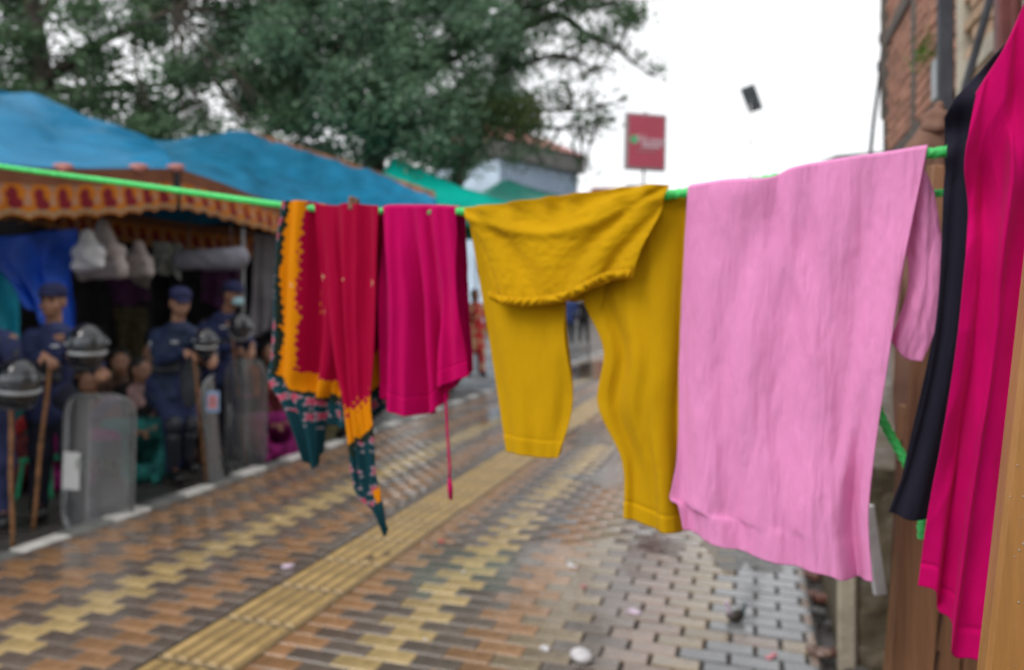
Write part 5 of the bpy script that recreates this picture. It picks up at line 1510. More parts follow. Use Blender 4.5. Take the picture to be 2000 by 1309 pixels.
hang('tent_wall', [street(0, -8.7, 2.6), street(16, -8.7, 2.9), street(16, -8.7, RZ), street(0, -8.7, RZ)], M['dark_cloth'], 'dark cloth wall at the back of the tents', 'tent wall', folds=14, amp=.06, nu=160)
hang('tent_wall', [street(8.9, -8.6, 2.6), street(8.9, -6.3, 2.6), street(8.9, -6.3, RZ), street(8.9, -8.6, RZ)], M['dark_cloth'], 'dark cloth partition between the two blue tents', 'tent wall', folds=5, amp=.05)
hang('side_curtain', [at(500, 455, 8.6), at(556, 460, 9.0), at(556, 650, 9.0), at(488, 655, 8.6)], M['grey_sheet'], 'plain grey side curtain right of the masked policeman', 'curtain', folds=2, amp=.04, seed=4)
hang('blue_sheet', [at(-60, 470, 5.6), at(148, 446, 6.3), at(140, 660, 6.4), at(60, 600, 5.9)], M['blue_cloth'], 'royal blue plastic sheet hanging behind the second policeman', 'sheet', folds=2.5, amp=.08, seed=6)
hang('turquoise_sheet', [at(-80, 500, 5.7), at(42, 530, 5.95), at(45, 690, 6.0), at(-80, 900, 5.8)], M['turq_cloth'], 'turquoise sheet hanging at the left edge behind the policemen', 'sheet', folds=3, amp=.06, seed=7)
hang('purple_cloth', [at(205, 535, 8.0), at(300, 530, 8.1), at(290, 590, 8.1), at(218, 600, 8.0)], M['purple_cloth'], 'dark purple cloth hanging under the pale bags', 'cloth', folds=2, amp=.04, seed=8)
hang('purple_cloth', [at(395, 500, 8.4), at(470, 500, 8.5), at(470, 600, 8.5), at(395, 590, 8.4)], M['purple_cloth'], 'dark purple cloth behind the head of the masked policeman', 'cloth', folds=2, amp=.04, seed=9)
hang('black_cloth', [at(142, 560, 8.2), at(210, 560, 8.2), at(210, 720, 8.2), at(142, 720, 8.2)], M['dark_cloth'], 'black cloth hanging right of the blue sheet', 'cloth', folds=2, amp=.04, seed=10)

M['goods_grey'] = pm('grey_green_garment', (.2, .22, .2), rough=.8, var=.4, scale=12, bump=.3, bscale=30)
M['goods_pale'] = pm('pale_printed_garment', (.42, .38, .34), rough=.8, var=.4, scale=16, bump=.3, bscale=30)
hang('hung_garment', [at(296, 470, 7.4), at(356, 476, 7.5), at(350, 540, 7.5), at(300, 535, 7.4)], M['goods_grey'], 'grey green garment hung right of the pale bags', 'garment', folds=2, amp=.05, seed=21, group='goods hung in the tent')
hang('hung_garment', [at(255, 500, 7.9), at(300, 500, 7.9), at(296, 560, 7.9), at(258, 556, 7.9)], M['goods_pale'], 'pale printed garment hung low behind the small bag', 'garment', folds=2, amp=.05, seed=22, group='goods hung in the tent')
hang('hung_garment', [at(318, 545, 8.2), at(372, 540, 8.2), at(368, 640, 8.2), at(322, 640, 8.2)], M['cl_black'], 'black garment hung behind the policeman looking down', 'garment', folds=2, amp=.05, seed=23, group='goods hung in the tent')
hang('hung_garment', [at(222, 600, 8.3), at(290, 600, 8.3), at(284, 690, 8.3), at(226, 690, 8.3)], M['cl_olive'], 'olive garment hung under the dark purple cloth', 'garment', folds=2, amp=.05, seed=24, group='goods hung in the tent')
def bag(c, w, h, mat, label, seed=0, d=None):
    d = d or w * .55
    r_ = empty('plastic_bag', c, 0, label, 'bag', 'plastic bags hanging in the tent')
    soft('bag', [cap((-w * .30, 0, -h * .82), (w * .30, 0, -h * .80), w * .15, w * .14), cap((-w * .24, 0, -h * .55), (w * .24, 0, -h * .55), w * .15, w * .14), cap((-w * .12, 0, -h * .42), (-w * .02, 0, -h * .08), w * .14, w * .04), cap((w * .12, 0, -h * .42), (w * .02, 0, -h * .08), w * .14, w * .04)], .013, mat, r_, k=.11, wrinkle=.008, wf=44, seed=seed)
    s_ = MB()
    for sx in (-1, 1): s_.tube([tuple(np.array(c) + (sx * w * .12, 0, -h * .3)), tuple(np.array(c) + (sx * w * .07, 0, -h * .1)), tuple(np.array(c) + (0, 0, .0))], .012, n=6)
    s_.build('handle', mat, r_, smooth=True)
    return r_
bag(at(172, 448, 6.2), .30, .37, M['white_bag'], 'white printed plastic bag hanging lowest at the left of the bags', 1)
bag(at(200, 428, 6.5), .52, .56, M['beige_bag'], 'large pale beige plastic bag hanging behind the white one', 2)
bag(at(270, 470, 6.9), .32, .37, M['beige_bag'], 'small pale bag hanging right of the large beige bag', 3)
# grey roll under the inner valance
soft_root = empty('cloth_roll', at(412, 508, 7.5), label='pale grey rolled sheet hanging under the inner valance', cat='roll')
soft('roll', [cap((-.3, 0, .02), (.3, 0, .04), .08, .09), cap((-.3, 0, -.03), (.28, 0, -.04), .07, .07)], .016, M['grey_bag'], soft_root, k=.05, wrinkle=.006)
s = MB()
for sx in (-.22, .2): s.tube([tuple(np.array(at(412, 508, 7.5)) + (sx, 0, .1)), tuple(np.array(at(412, 508, 7.5)) + (sx, 0, .45))], .008, n=6)
s.build('string', M['cable'], soft_root)
# green plastic stool between the canes
M['stool'] = pm('green_plastic', (.01, .3, .14), rough=.4, var=.1, bump=.05)
p = at(88, 905, 6.2); st_ = empty('plastic_stool', (p[0], 6.2, RZ), label='green plastic stool behind the second policeman', cat='stool')
s = MB(); s.box((p[0], 6.2, RZ + .3), (.28, .28, .03), bev=.012); s.build('seat', M['stool'], st_)
for sx in (-1, 1):
    for sy in (-1, 1):
        s = MB(); s.tube([(p[0] + sx * .14, 6.2 + sy * .14, RZ), (p[0] + sx * .11, 6.2 + sy * .11, RZ + .29)], .018, n=8); s.build('leg', M['stool'], st_)

# ------------------------------------------------------------------ far buildings, sign, lamp
M['facade_blue'] = pm('pale_blue_cladding', (.5, .62, .75), rough=.4, var=.1, scale=.6, bump=.0)
M['mullion'] = pm('blue_grey_mullion', (.2, .27, .36), rough=.5, var=.1, bump=.0)
M['roof_red'] = pm('red_tile_roof', (.34, .12, .10), rough=.7, var=.2, scale=1.2, bump=.2, bscale=4)
M['dark_band'] = pm('dark_fascia', (.13, .125, .12), rough=.7, var=.2, scale=1, bump=.1)
M['orange_wall'] = pm('salmon_wall', (.55, .27, .2), rough=.8, var=.1, scale=1, bump=.1)
M['window_glass'] = pm('window_glass', (.05, .06, .07), rough=.1, var=.1, bump=0)
fb = empty('striped_building', at(1060, 520, 46), label='far building with vertical blue and white stripes under a red roof', cat='building')
YBd = 46
pA, pB = at(975, 400, YBd), at(1128, 400, YBd + 6)
dirv = np.array(pB) - np.array(pA); dirv[2] = 0; Lb = np.linalg.norm(dirv); dirv /= Lb
angb = math.atan2(dirv[1], dirv[0]); RB = rotz(angb); nb_ = np.array((dirv[1], -dirv[0], 0))
zt = at(1040, 308, YBd)[2]
s = MB(); mid = np.array(pA) + dirv * Lb / 2 - nb_ * 3; s.box((mid[0], mid[1], zt / 2), (Lb, 6, zt), RB); s.build('wall', M['facade_blue'], fb)
s = MB()
for i in range(24):
    c = np.array(pA) + dirv * (Lb * (i + .5) / 24) + nb_ * .04
    s.box((c[0], c[1], zt / 2), (.09, .1, zt - .1), RB)
o = s.build('mullion', M['mullion'], fb); tag(o, kind='stuff')
s = MB(); c = np.array(pA) + dirv * Lb / 2 - nb_ * 2.8; s.box((c[0], c[1], zt + .55), (Lb + .4, 6.6, 1.1), RB); s.build('fascia', M['dark_band'], fb)
s = MB()
a0 = np.array(pA) - dirv * .5 + nb_ * .7; a1 = a0 + dirv * (Lb + 1.0); a2 = a1 - nb_ * 8; a3 = a0 - nb_ * 8
r0 = a0 - nb_ * 3.5 + dirv * 2.0; r1 = a1 - nb_ * 3.5 - dirv * 1.0
def zz(p, z): return (p[0], p[1], z)
zr0, zr1 = zt + 1.12, zt + 2.9
s.add([zz(a0, zr0), zz(a1, zr0), zz(a2, zr0), zz(a3, zr0), zz(r0, zr1), zz(r1, zr1)], [(0, 1, 5, 4), (1, 2, 5), (2, 3, 4, 5), (3, 0, 4), (3, 2, 1, 0)])
s.build('roof', M['roof_red'], fb)
def far_house(px0, px1, py_top, Y, mat, label, roof=None, win=True, storeys=3):
    a, b = at(px0, py_top, Y), at(px1, py_top, Y)
    w_ = b[0] - a[0]; h_ = a[2]
    r_ = empty('far_house', ((a[0] + b[0]) / 2, Y, -.16), label=label, cat='house')
    s_ = MB(); s_.box(((a[0] + b[0]) / 2, Y + w_ / 2, h_ / 2), (w_, w_, h_)); s_.build('wall', mat, r_)
    s_ = MB(); s_.box(((a[0] + b[0]) / 2, Y + w_ / 2, h_ + .12), (w_ + .4, w_ + .4, .25), bev=.05); s_.build('roof', roof or M['dark_band'], r_)
    for k in range(storeys):
        for j in range(2):
            s_ = MB(); s_.box((a[0] + w_ * (.3 + .4 * j), Y - .03, h_ * (k + .55) / storeys), (w_ * .18, .1, h_ / storeys * .5)); s_.build('window', M['window_glass'], r_)
    return r_
far_house(1160, 1224, 372, 70, M['orange_wall'], 'salmon coloured house far down the street above the yellow trousers', M['roof_red'])
far_house(1226, 1262, 366, 85, M['facade_blue'], 'pale house far off below the red billboard', M['dark_band'])
far_house(1636, 1742, 312, 42, M['orange_wall'], 'low house with a dark roof behind the pink kurta', M['roof_dark'])
far_house(1130, 1162, 388, 60, M['cream'], 'cream house far off right of the striped building', M['dark_band'])
# small pitched roof on it
hr = empty('roof_shed', at(1655, 300, 41), label='grey sloped shed roof peeping over the pink kurta', cat='shed')
s = MB(); a, b = at(1636, 306, 40), at(1742, 296, 40)
s.add([a, b, (b[0], b[1] + 3, b[2]), (a[0], a[1] + 3, a[2]), (a[0] + .55, a[1] + 1.5, a[2] + .38), (b[0], b[1] + 1.5, b[2] + .3)], [(0, 1, 5, 4), (3, 4, 5, 2), (0, 4, 3), (1, 2, 5), (0, 3, 2, 1)]); s.build('roof', M['roof_dark'], hr)
s = MB(); s.box(((a[0] + b[0]) / 2, 41.5, a[2] / 2), (b[0] - a[0] - .2, 2.6, a[2] - .02)); s.build('wall', M['orange_wall'], hr)

# billboard
M['sign_red'] = pm('red_sign_face', (.42, .045, .085), rough=.45, var=.06, scale=1, bump=0)
M['sign_frame'] = pm('grey_sign_frame', (.3, .26, .27), rough=.5, var=.1, bump=0)
M['sign_white'] = pm('white_sign_print', (.62, .5, .55), rough=.5, var=.05, bump=0)
M['sign_green'] = pm('green_sign_print', (.08, .5, .2), rough=.5, var=.05, bump=0)
YS = 24.0
ce = np.array(at(1260, 278, YS)); RS = Matrix.Rotation(R(1.2), 3, 'Y') @ rotz(.22)
sg = empty('billboard', (ce[0] - .1, YS, 0), label='red billboard on a thin pole with white lettering and a green mark', cat='billboard')
W_, H_ = 82 / F * YS * 1.02, 110 / F * YS
s = MB(); s.box(tuple(ce), (W_, .2, H_), RS, bev=.02); s.build('frame', M['sign_frame'], sg)
RSn = np.array(RS)
s = MB(); s.box(tuple(ce + RSn @ np.array((0, -.105, 0))), (W_ - .16, .02, H_ - .16), RS); s.build('panel', M['sign_red'], sg)
s = MB(); cpt = ce + RSn @ np.array((-.43, -.12, .04)); 
for t in np.linspace(0, 2 * math.pi, 6)[:-1]: s.box(tuple(cpt + RSn @ np.array((.07 * math.cos(t), 0, .07 * math.sin(t)))), (.13, .012, .13), RS @ Matrix.Rotation(t, 3, 'Y'), bev=.03)
s.build('logo', M['sign_green'], sg)
me = text_mesh('Nuwa', .42, .006); me.materials.clear(); me.materials.append(M['sign_white'])
for v in me.vertices:
    p = ce + RSn @ np.array((.14 + v.co.x * .95 + v.co.y * .15, -.125 - v.co.z, .04 + v.co.y)) - origin_of(sg); v.co = p
obj('lettering', me, sg)
s = MB(); s.box(tuple(ce + RSn @ np.array((.16, -.122, -.15))), (.66, .012, .07), RS, bev=.01); s.build('underline', M['sign_white'], sg)
s = MB()
for i in range(9): s.box(tuple(ce + RSn @ np.array((-.28 + i * .07, -.121, -.3))), (.045, .01, .045), RS)
s.build('small_print', M['sign_frame'], sg)
s = MB(); s.tube([(ce[0] - .05, YS, -.1), (ce[0] - .05, YS, ce[2] - H_ / 2 + .1)], .045, n=10); s.build('pole', M['sign_frame'], sg, smooth=True)
s = MB(); s.tube([tuple(ce + (.02, 0, H_ / 2 - .02)), tuple(ce + (.02, 0, H_ / 2 + .07))], .06, n=8); s.build('finial', M['sign_frame'], sg)

# solar street lamp
M['solar'] = pm('solar_panel_back', (.17, .2, .23), rough=.45, var=.15, scale=4, bump=0)
M['lamp_pole'] = pm('galvanised_lamp_pole', (.62, .64, .65), rough=.5, var=.05, bump=0)
YL = 22.0
lc = np.array(at(1468, 193, YL))
sp = empty('solar_street_lamp', (lc[0] + .05, YL, -.1), label='tilted solar panel of a street lamp against the white sky', cat='street lamp')
_x = Vector((.37, -.2, .11)).normalized(); _y = Vector((.40, .39, -.64)); _y = (_y - _x * _y.dot(_x)).normalized(); _z = _x.cross(_y)
RL = Matrix((_x, _y, _z)).transposed()
s = MB(); s.box(tuple(lc), (.42, .84, .03), RL, bev=.01); s.build('solar_panel', M['solar'], sp)
s = MB(); rl = np.array(RL); s.box(tuple(lc + rl @ np.array((-.05, .14, -.035))), (.14, .14, .05), RL, bev=.01); s.build('junction_box', M['steel'], sp)
s = MB(); s.tube([(lc[0] - .02, YL + .05, -.1), (lc[0] - .02, YL + .05, lc[2] - .02)], .019, n=8); s.build('pole', M['lamp_pole'], sp, smooth=True)
for px, py, n_ in ((1465, 278, 'clamp'), (1457, 345, 'clamp')):
    p = at(px, py, YL); s = MB(); s.box((lc[0] - .02, YL + .05, p[2]), (.06, .06, .11), bev=.015); s.build(n_, M['steel'], sp)

# overhead cable through the trees
s = MB()
cp = [at(-200, 30, 11), at(300, 44, 10.5), at(700, 40, 10.8), at(1100, 20, 11.4), at(1500, -30, 12.5)]
s.tube([tuple(p) for p in catmull(cp, 40)], .009, n=6); o = s.build('overhead_cable', M['cable'], smooth=True, loc=cp[0]); tag(o, 'thin black overhead cable crossing in front of the trees', 'cable')

# ------------------------------------------------------------------ trees
def leaf_mat(name, a, b):
    m, nt, N, L, out = node_mat(name)
    bs = N.new('ShaderNodeBsdfPrincipled'); t = N.new('ShaderNodeTexCoord')
    n1 = N.new('ShaderNodeTexNoise'); n1.inputs['Scale'].default_value = .9; n1.inputs['Detail'].default_value = 5
    L.new(t.outputs['Object'], n1.inputs['Vector'])
    ge = N.new('ShaderNodeNewGeometry')
    ad = N.new('ShaderNodeMath'); ad.operation = 'ADD'
    mu = N.new('ShaderNodeMath'); mu.operation = 'MULTIPLY'; mu.inputs[1].default_value = .3
    L.new(ge.outputs['Random Per Island'], mu.inputs[0]); L.new(mu.outputs[0], ad.inputs[0]); L.new(n1.outputs['Fac'], ad.inputs[1])
    r = N.new('ShaderNodeValToRGB'); r.color_ramp.elements[0].position = .4; r.color_ramp.elements[0].color = (*a, 1); r.color_ramp.elements[1].position = .9; r.color_ramp.elements[1].color = (*b, 1)
    L.new(ad.outputs[0], r.inputs['Fac']); L.new(r.outputs['Color'], bs.inputs['Base Color']); bs.inputs['Roughness'].default_value = .5
    bs.inputs['Specular IOR Level'].default_value = .4
    tr = N.new('ShaderNodeBsdfTranslucent'); L.new(r.outputs['Color'], tr.inputs['Color'])
    ms = N.new('ShaderNodeMixShader'); ms.inputs['Fac'].default_value = .3
    L.new(bs.outputs[0], ms.inputs[1]); L.new(tr.outputs[0], ms.inputs[2]); L.new(ms.outputs[0], out.inputs['Surface'])
    return m
M['leaf_a'] = leaf_mat('dark_foliage', (.06, .12, .06), (.13, .225, .11))
M['leaf_b'] = leaf_mat('mid_foliage', (.095, .18, .11), (.20, .33, .20))
M['leaf_c'] = leaf_mat('olive_foliage', (.04, .075, .022), (.13, .17, .035))
M['bark'] = pm('grey_brown_bark', (.08, .065, .05), rough=.9, var=.3, scale=4, bump=.6, bscale=14, stretch=(1, 1, .3))

def leaves(clumps, per_m2, size, seed):
    r_ = np.random.default_rng(seed)
    V = []; n = 0; Cs = []
    for (c, rad, dens) in clumps:
        c = np.array(c); rad = np.array(rad)
        vol = rad[0] * rad[2] * 4
        k = int(vol * per_m2 * dens)
        # twig tufts on and inside the shell
        nt_ = max(4, k // 14)
        d = r_.normal(size=(nt_, 3)); d /= np.linalg.norm(d, axis=1)[:, None]
        rr = r_.random(nt_) ** .45
        tc_ = c + d * rr[:, None] * rad * (1 + .25 * r_.normal(size=(nt_, 1)))
        idx = r_.integers(0, nt_, k)
        Cs.append(tc_[idx] + r_.normal(size=(k, 3)) * np.array((.14, .14, .10)))
    C = np.concatenate(Cs); k = len(C)
    a = r_.normal(size=(k, 3)); a[:, 2] *= .6; a /= np.linalg.norm(a, axis=1)[:, None]
    b = np.cross(a, r_.normal(size=(k, 3))); b /= np.linalg.norm(b, axis=1)[:, None]
    s_ = size * (.6 + .8 * r_.random((k, 1)))
    q = np.stack([C - a * s_, C + b * s_ * .42, C + a * s_, C - b * s_ * .42], 1).reshape(-1, 3)
    return q, np.arange(4 * k).reshape(-1, 4)

def tree(name, base, label, limbs, clumps, mat, per=230, size=.075, seed=0, twigs=True):
    r_ = empty(name, base, 0, label, 'tree', 'trees behind the tents')
    s_ = MB()
    tr_pts, tr_r = limbs[0]
    s_.tube([tuple(p) for p in catmull(tr_pts, 16)], list(np.interp(np.linspace(0, 1, 16), np.linspace(0, 1, len(tr_r)), tr_r)), n=12)
    s_.build('trunk', M['bark'], r_, smooth=True)
    for pts, rr in limbs[1:]:
        s_ = MB(); s_.tube([tuple(p) for p in catmull(pts, 14)], list(np.interp(np.linspace(0, 1, 14), np.linspace(0, 1, len(rr)), rr)), n=8); s_.build('limb', M['bark'], r_, smooth=True)
    # branchlets to the clumps
    s_ = MB(); ends = [np.array(p) for pts, _ in limbs for p in catmull(pts, 8)[2:]]
    rd_ = random.Random(seed)
    for (c, rad, d_) in clumps:
        c = np.array(c); e = min(ends, key=lambda q: np.linalg.norm(q - c))
        m_ = (e + c) / 2 + np.array([rd_.uniform(-.2, .2) for _ in range(3)])
        s_.tube([tuple(e), tuple(m_), tuple(c)], [.035, .022, .008], n=5, closed=False)
        for q in range(3):
            t = c + np.array([rd_.uniform(-1, 1) * rad[k] for k in range(3)]); s_.tube([tuple(m_), tuple((c + t) / 2), tuple(t)], [.014, .009, .004], n=4, closed=False)
    if s_.v: s_.build('branch', M['bark'], r_, smooth=True)['kind'] = 'stuff'
    q, fq = leaves(clumps, per, size, seed)
    o = obj('crown', make_mesh('crown', q - origin_of(r_), fq, mat, smooth=False), r_); o['kind'] = 'stuff'
    return r_

def clump_list(l, jit, seed):
    rd_ = random.Random(seed); out = []
    for px, py, Y, rx, rz, dn in l:
        out.append((at(px, py, Y), (rx, rx * rd_.uniform(.8, 1.2), rz), dn))
    return out
# left tree: trunk seen at the left
LT = []
rd = random.Random(3)
for px in range(-420, 520, 62):
    for py, dn in ((-330, .9), (-240, .9), (-150, 1.0), (-60, 1.0), (20, 1.0), (85, .9), (145, .85), (195, .8), (235, .75), (265, .6)):
        if rd.random() < .10: continue
        if py > 150 and rd.random() < .12: continue
        LT.append((px + rd.uniform(-35, 35), py + rd.uniform(-25, 25), rd.uniform(12.6, 15.5), rd.uniform(.38, .62), rd.uniform(.28, .42), dn))
b0 = at(95, 600, 13.6)
tree('broad_tree', (b0[0], 13.6, -.16), 'dark leafy tree at the left whose trunk stands behind the blue tent',
     [([(b0[0], 13.6, -.2), (b0[0] + .05, 13.6, 2.5), at(88, 200, 13.6), at(70, 60, 13.7), at(40, -160, 13.9)], [.28, .22, .19, .16, .08]),
      ([at(85, 160, 13.6), at(200, 80, 13.3), at(340, 20, 13.0)], [.12, .08, .03]), ([at(76, 100, 13.6), at(-60, 30, 13.4), at(-250, -40, 13.2)], [.12, .08, .03]),
      ([at(70, 40, 13.7), at(190, -90, 14), at(380, -180, 14.4)], [.11, .07, .03]), ([at(84, 180, 13.6), at(230, 170, 14.2), at(420, 160, 14.8)], [.09, .06, .02])],
     clump_list(LT, .3, 1), M['leaf_a'], per=820, size=.066, seed=5)
# middle tree: dense, lighter, feathery
MT = []
for px in range(470, 1010, 56):
    for py, dn in ((-300, .9), (-210, 1.0), (-120, 1.1), (-40, 1.2), (30, 1.25), (90, 1.25), (150, 1.25), (205, 1.15), (255, 1.0), (300, .8)):
        if py > 230 and (px < 560 or px > 960): continue
        if py > 280 and rd.random() < .3: continue
        if rd.random() < .05: continue
        MT.append((px + rd.uniform(-30, 30), py + rd.uniform(-22, 22), rd.uniform(12.4, 15.2), rd.uniform(.4, .66), rd.uniform(.28, .45), dn))
b0 = at(735, 600, 14.2)
tree('broad_tree', (b0[0], 14.2, -.16), 'dense feathery green tree in the middle above the green tent',
     [([(b0[0], 14.2, -.2), (b0[0], 14.2, 2.5), at(730, 250, 14.2), at(745, 80, 14.2), at(760, -160, 14.2)], [.3, .25, .2, .15, .07]),
      ([at(732, 240, 14.2), at(640, 150, 13.8), at(540, 60, 13.5)], [.13, .09, .03]), ([at(735, 200, 14.2), at(860, 130, 13.8), at(980, 60, 13.5)], [.13, .09, .03]),
      ([at(742, 100, 14.2), at(840, -30, 14.0), at(900, -180, 13.8)], [.1, .07, .03]), ([at(732, 230, 14.2), at(850, 240, 14.4), at(940, 230, 14.8)], [.09, .06, .02])],
     clump_list(MT, .3, 2), M['leaf_b'], per=980, size=.062, seed=6)
# right tree with open crown and bare limb ends
RT = [(px + rd.uniform(-12, 12), py + rd.uniform(-8, 8), Y + rd.uniform(-.6, .6), rx, rz, dn) for (px, py, Y, rx, rz, dn) in [
    (1000, -60, 15, .7, .5, 1.1), (1080, -70, 15, .7, .5, 1.1), (1160, -60, 15, .6, .45, 1.1), (1220, -70, 15, .4, .35, 1.1),
    (990, 10, 15, .55, .4, 1.1), (1050, 12, 15, .55, .38, 1.1), (1110, 10, 15, .5, .36, 1.2), (1165, 6, 15, .45, .3, 1.2), (1212, 14, 15, .35, .24, 1.2), (1243, 34, 15, .24, .13, 1.6), (1225, 8, 15, .25, .2, 1.3),
    (1010, 70, 15, .45, .32, 1.1), (1070, 64, 15, .42, .28, 1.1), (1130, 66, 15, .42, .26, 1.2), (1185, 60, 15, .3, .22, 1.3), (1218, 48, 15, .26, .16, 1.4),
    (990, 120, 15, .38, .28, .9), (1030, 126, 15, .26, .18, .8), (1075, 112, 15, .3, .18, 1.0), (1130, 112, 15, .3, .16, 1.1), (1175, 92, 15, .3, .15, 1.1), (1215, 84, 15, .22, .12, 1.2),
    (1252, 118, 15, .18, .10, 1.3), (1272, 138, 15, .13, .12, 1.5), (1100, 150, 15, .22, .10, 1.0), (1145, 145, 15, .22, .09, 1.0), (1180, 128, 15, .2, .09, 1.0),
    (980, 180, 15, .42, .3, 1.0), (1030, 195, 15, .36, .24, 1.0), (1080, 192, 15, .3, .18, 1.0), (1118, 190, 15, .22, .12, 1.0), (1155, 182, 15, .14, .09, 1.2), (1170, 208, 15, .2, .08, 1.2), (1208, 204, 15, .14, .06, 1.3),
    (960, 240, 15, .45, .3, 1.1), (1010, 250, 15, .4, .25, 1.1), (1060, 245, 15, .32, .2, 1.0), (1105, 240, 15, .28, .15, 1.0), (1150, 240, 15, .26, .12, 1.1), (1195, 232, 15, .24, .10, 1.2), (1140, 262, 15, .22, .08, 1.1),
    (930, 290, 15, .3, .2, .8), (1000, 285, 15, .28, .12, .8), (880, 320, 15, .35, .12, .7), (930, 335, 15, .28, .1, .7), (960, 310, 15, .2, .1, .7), (1040, 290, 17, .5, .12, .9), (1085, 282, 17, .4, .1, .9), (1010, 318, 17, .35, .14, .9), (1060, 320, 17, .22, .06, .6), (1125, 318, 17, .22, .1, 1.0), (1150, 340, 17, .2, .07, 1.0), (1120, 350, 17, .16, .08, .8)]]
b0 = at(850, 600, 15.2)
tree('open_tree', (b0[0], 15.2, -.16), 'open crowned tree at the right whose branch tips reach the white sky',
     [([(b0[0], 15.2, -.2), (b0[0], 15.2, 2.4), at(925, 270, 15.2), at(990, 120, 15.1), at(1030, -80, 15)], [.22, .18, .15, .11, .05]),
      ([at(1008, 60, 15.1), at(1090, 30, 15.0), at(1150, 70, 15.0), at(1205, 95, 15.0), at(1240, 125, 15), at(1278, 148, 15)], [.1, .085, .07, .05, .035, .015]),
      ([at(1005, 130, 15.1), at(1080, 110, 15), at(1130, 118, 15), at(1160, 140, 15)], [.07, .05, .035, .015]),
      ([at(948, 215, 15.2), at(1070, 215, 15), at(1140, 215, 15), at(1180, 205, 15), at(1222, 196, 15)], [.07, .05, .04, .028, .01]),
      ([at(940, 240, 15.2), at(1080, 250, 15), at(1150, 245, 15), at(1200, 228, 15)], [.06, .045, .03, .01]),
      ([at(1012, 50, 15.1), at(1100, -10, 15), at(1200, 10, 15), at(1255, 35, 15)], [.07, .05, .03, .01])],
     clump_list(RT, .3, 3), M['leaf_a'], per=700, size=.056, seed=8)
OL = [(900, 210, 13.2, .3, .2, 1), (950, 225, 13.2, .3, .16, 1.2), (1000, 215, 13.2, .28, .14, 1.2), (1030, 228, 13.3, .24, .16, 1.2), (1010, 245, 13.2, .26, .12, 1.1), (970, 205, 13.4, .2, .12, 1), (1040, 200, 13.5, .2, .1, 1.1), (965, 255, 13.2, .22, .12, 1)]
b0 = at(880, 600, 13.3)
tree('young_tree', (b0[0], 13.3, -.16), 'small olive green tree in front of the open crowned tree',
     [([(b0[0], 13.3, -.2), (b0[0], 13.3, 2.4), at(915, 280, 13.3), at(985, 222, 13.3)], [.06, .05, .03, .012]), ([at(935, 260, 13.3), at(1020, 240, 13.3)], [.02, .008])],
     clump_list(OL, .2, 4), M['leaf_c'], per=1500, size=.05, seed=9)

# ------------------------------------------------------------------ litter on the pavement
M['lit_white'] = pm('white_scrap', (.62, .6, .62), rough=.5, var=.1, bump=.2)
M['lit_pink'] = pm('pink_scrap', (.62, .22, .26), rough=.5, var=.1, bump=.2)
M['lit_lilac'] = pm('lilac_scrap', (.6, .48, .6), rough=.5, var=.1, bump=.2)
M['lit_teal'] = pm('dark_teal_wrapper', (.03, .07, .08), rough=.3, var=.2, bump=.2)
M['lit_red'] = pm('red_petal', (.6, .1, .1), rough=.5, var=.1, bump=.2)
M['lit_foil'] = pm('brown_foil', (.2, .12, .09), rough=.25, var=.3, bump=.3)
M['lit_dark'] = pm('dark_bit', (.04, .03, .025), rough=.5, var=.2, bump=.3)
def scrap(px, py, size, mat, label, name, cat, h=.5, seed=0):
    c = ground_at(px, py, .004)
    r_ = np.random.default_rng(seed)
    pr = [ell(r_.normal(size=3) * size * (.3, .3, .08) + (0, 0, size * .22 * h), (size * r_.uniform(.25, .5), size * r_.uniform(.2, .45), size * .3 * h)) for _ in range(5)]
    V, Fq = surface(pr, size * .09, size * .12, wrinkle=size * .05, wf=3.0 / size, seed=seed)
    V[:, 2] = np.maximum(V[:, 2], 0)
    o = obj(name, make_mesh(name, V, Fq, mat), None, c)
    return tag(o, label, cat)
scrap(560, 1110, .065, M['lit_lilac'], 'crumpled lilac paper scrap left of the ribbed yellow strip', 'paper_scrap', 'litter', seed=1)
scrap(860, 1058, .035, M['lit_red'], 'red petal lying right of the ribbed yellow strip', 'petal', 'litter', seed=2)
scrap(1114, 1105, .042, M['lit_white'], 'white paper scrap on the wet pavers below the yellow trousers', 'paper_scrap', 'litter', seed=3)
scrap(1140, 1146, .026, M['lit_pink'], 'tiny pink petal below the white paper scrap', 'petal', 'litter', seed=4)
scrap(1240, 1194, .05, M['lit_lilac'], 'small lilac petal among the grey pavers', 'petal', 'litter', seed=5)
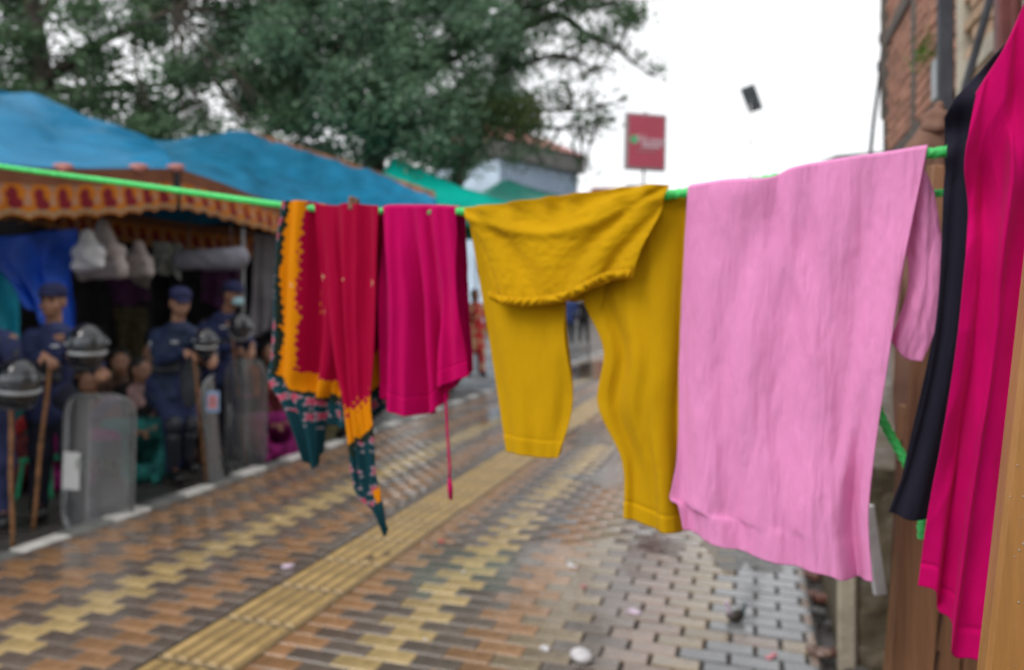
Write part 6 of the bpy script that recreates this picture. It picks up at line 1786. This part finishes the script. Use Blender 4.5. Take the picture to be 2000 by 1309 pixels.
scrap(1134, 1294, .085, M['lit_white'], 'bluish white crumpled paper at the bottom edge', 'paper_scrap', 'litter', h=.9, seed=6)
scrap(1065, 1268, .03, M['lit_white'], 'white pebble near the bottom edge, left of the crumpled paper', 'pebble', 'litter', h=.9, seed=7)
scrap(1508, 1281, .036, M['lit_pink'], 'pink petal on the grey pavers near the drain', 'petal', 'litter', seed=8)
scrap(1612, 1281, .065, M['lit_foil'], 'crumpled brown foil beside the mossy plinth', 'foil_scrap', 'litter', h=.8, seed=9)
scrap(725, 1092, .05, M['lit_dark'], 'dark lump put in for a hole in the ribbed yellow strip', 'dark_scrap', 'litter', seed=10)  # raised dark lump stands in for a hole in the tactile slab
scrap(755, 1086, .04, M['lit_dark'], 'second dark lump on the ribbed strip, further along', 'dark_scrap', 'litter', seed=11)
# crushed cup with teal and lilac flaps
c = ground_at(1437, 1212, .004); ro = empty('crushed_wrapper', c, label='dark crushed wrapper with teal and lilac flaps on the grey pavers', cat='litter')
soft('wad', [ell((0, 0, .02), (.04, .03, .024)), ell((.02, .01, .03), (.024, .02, .02))], .005, M['lit_dark'], ro, k=.015, wrinkle=.003, wf=90)
soft('teal_flap', [cap((.03, 0, .02), (.042, .0, .075), .012, .008)], .004, M['lit_teal'], ro, k=.01, wrinkle=.001)
soft('lilac_flap', [cap((-.02, 0, .02), (-.045, .0, .085), .012, .009)], .004, M['lit_lilac'], ro, k=.01, wrinkle=.001)
# scattered small bits
for i, (px, py, w_) in enumerate([(690, 1075, 'on the ribbed yellow strip near the scarf tip'), (905, 1118, 'on the dark pavers right of the red petal'), (1060, 1160, 'on a yellowish paver left of the pink petal'), (430, 1240, 'on the ribbed strip near the bottom edge'),
                                  (830, 1250, 'on a yellow paver near the bottom edge'), (330, 1070, 'on the dark pavers near the kerb'), (1300, 1120, 'on the grey pavers below the pink kurta')]):
    scrap(px, py, .016, M['lit_white'], 'tiny pale speck ' + w_, 'litter_speck', 'litter', seed=20 + i)['group'] = 'tiny pale specks of litter'
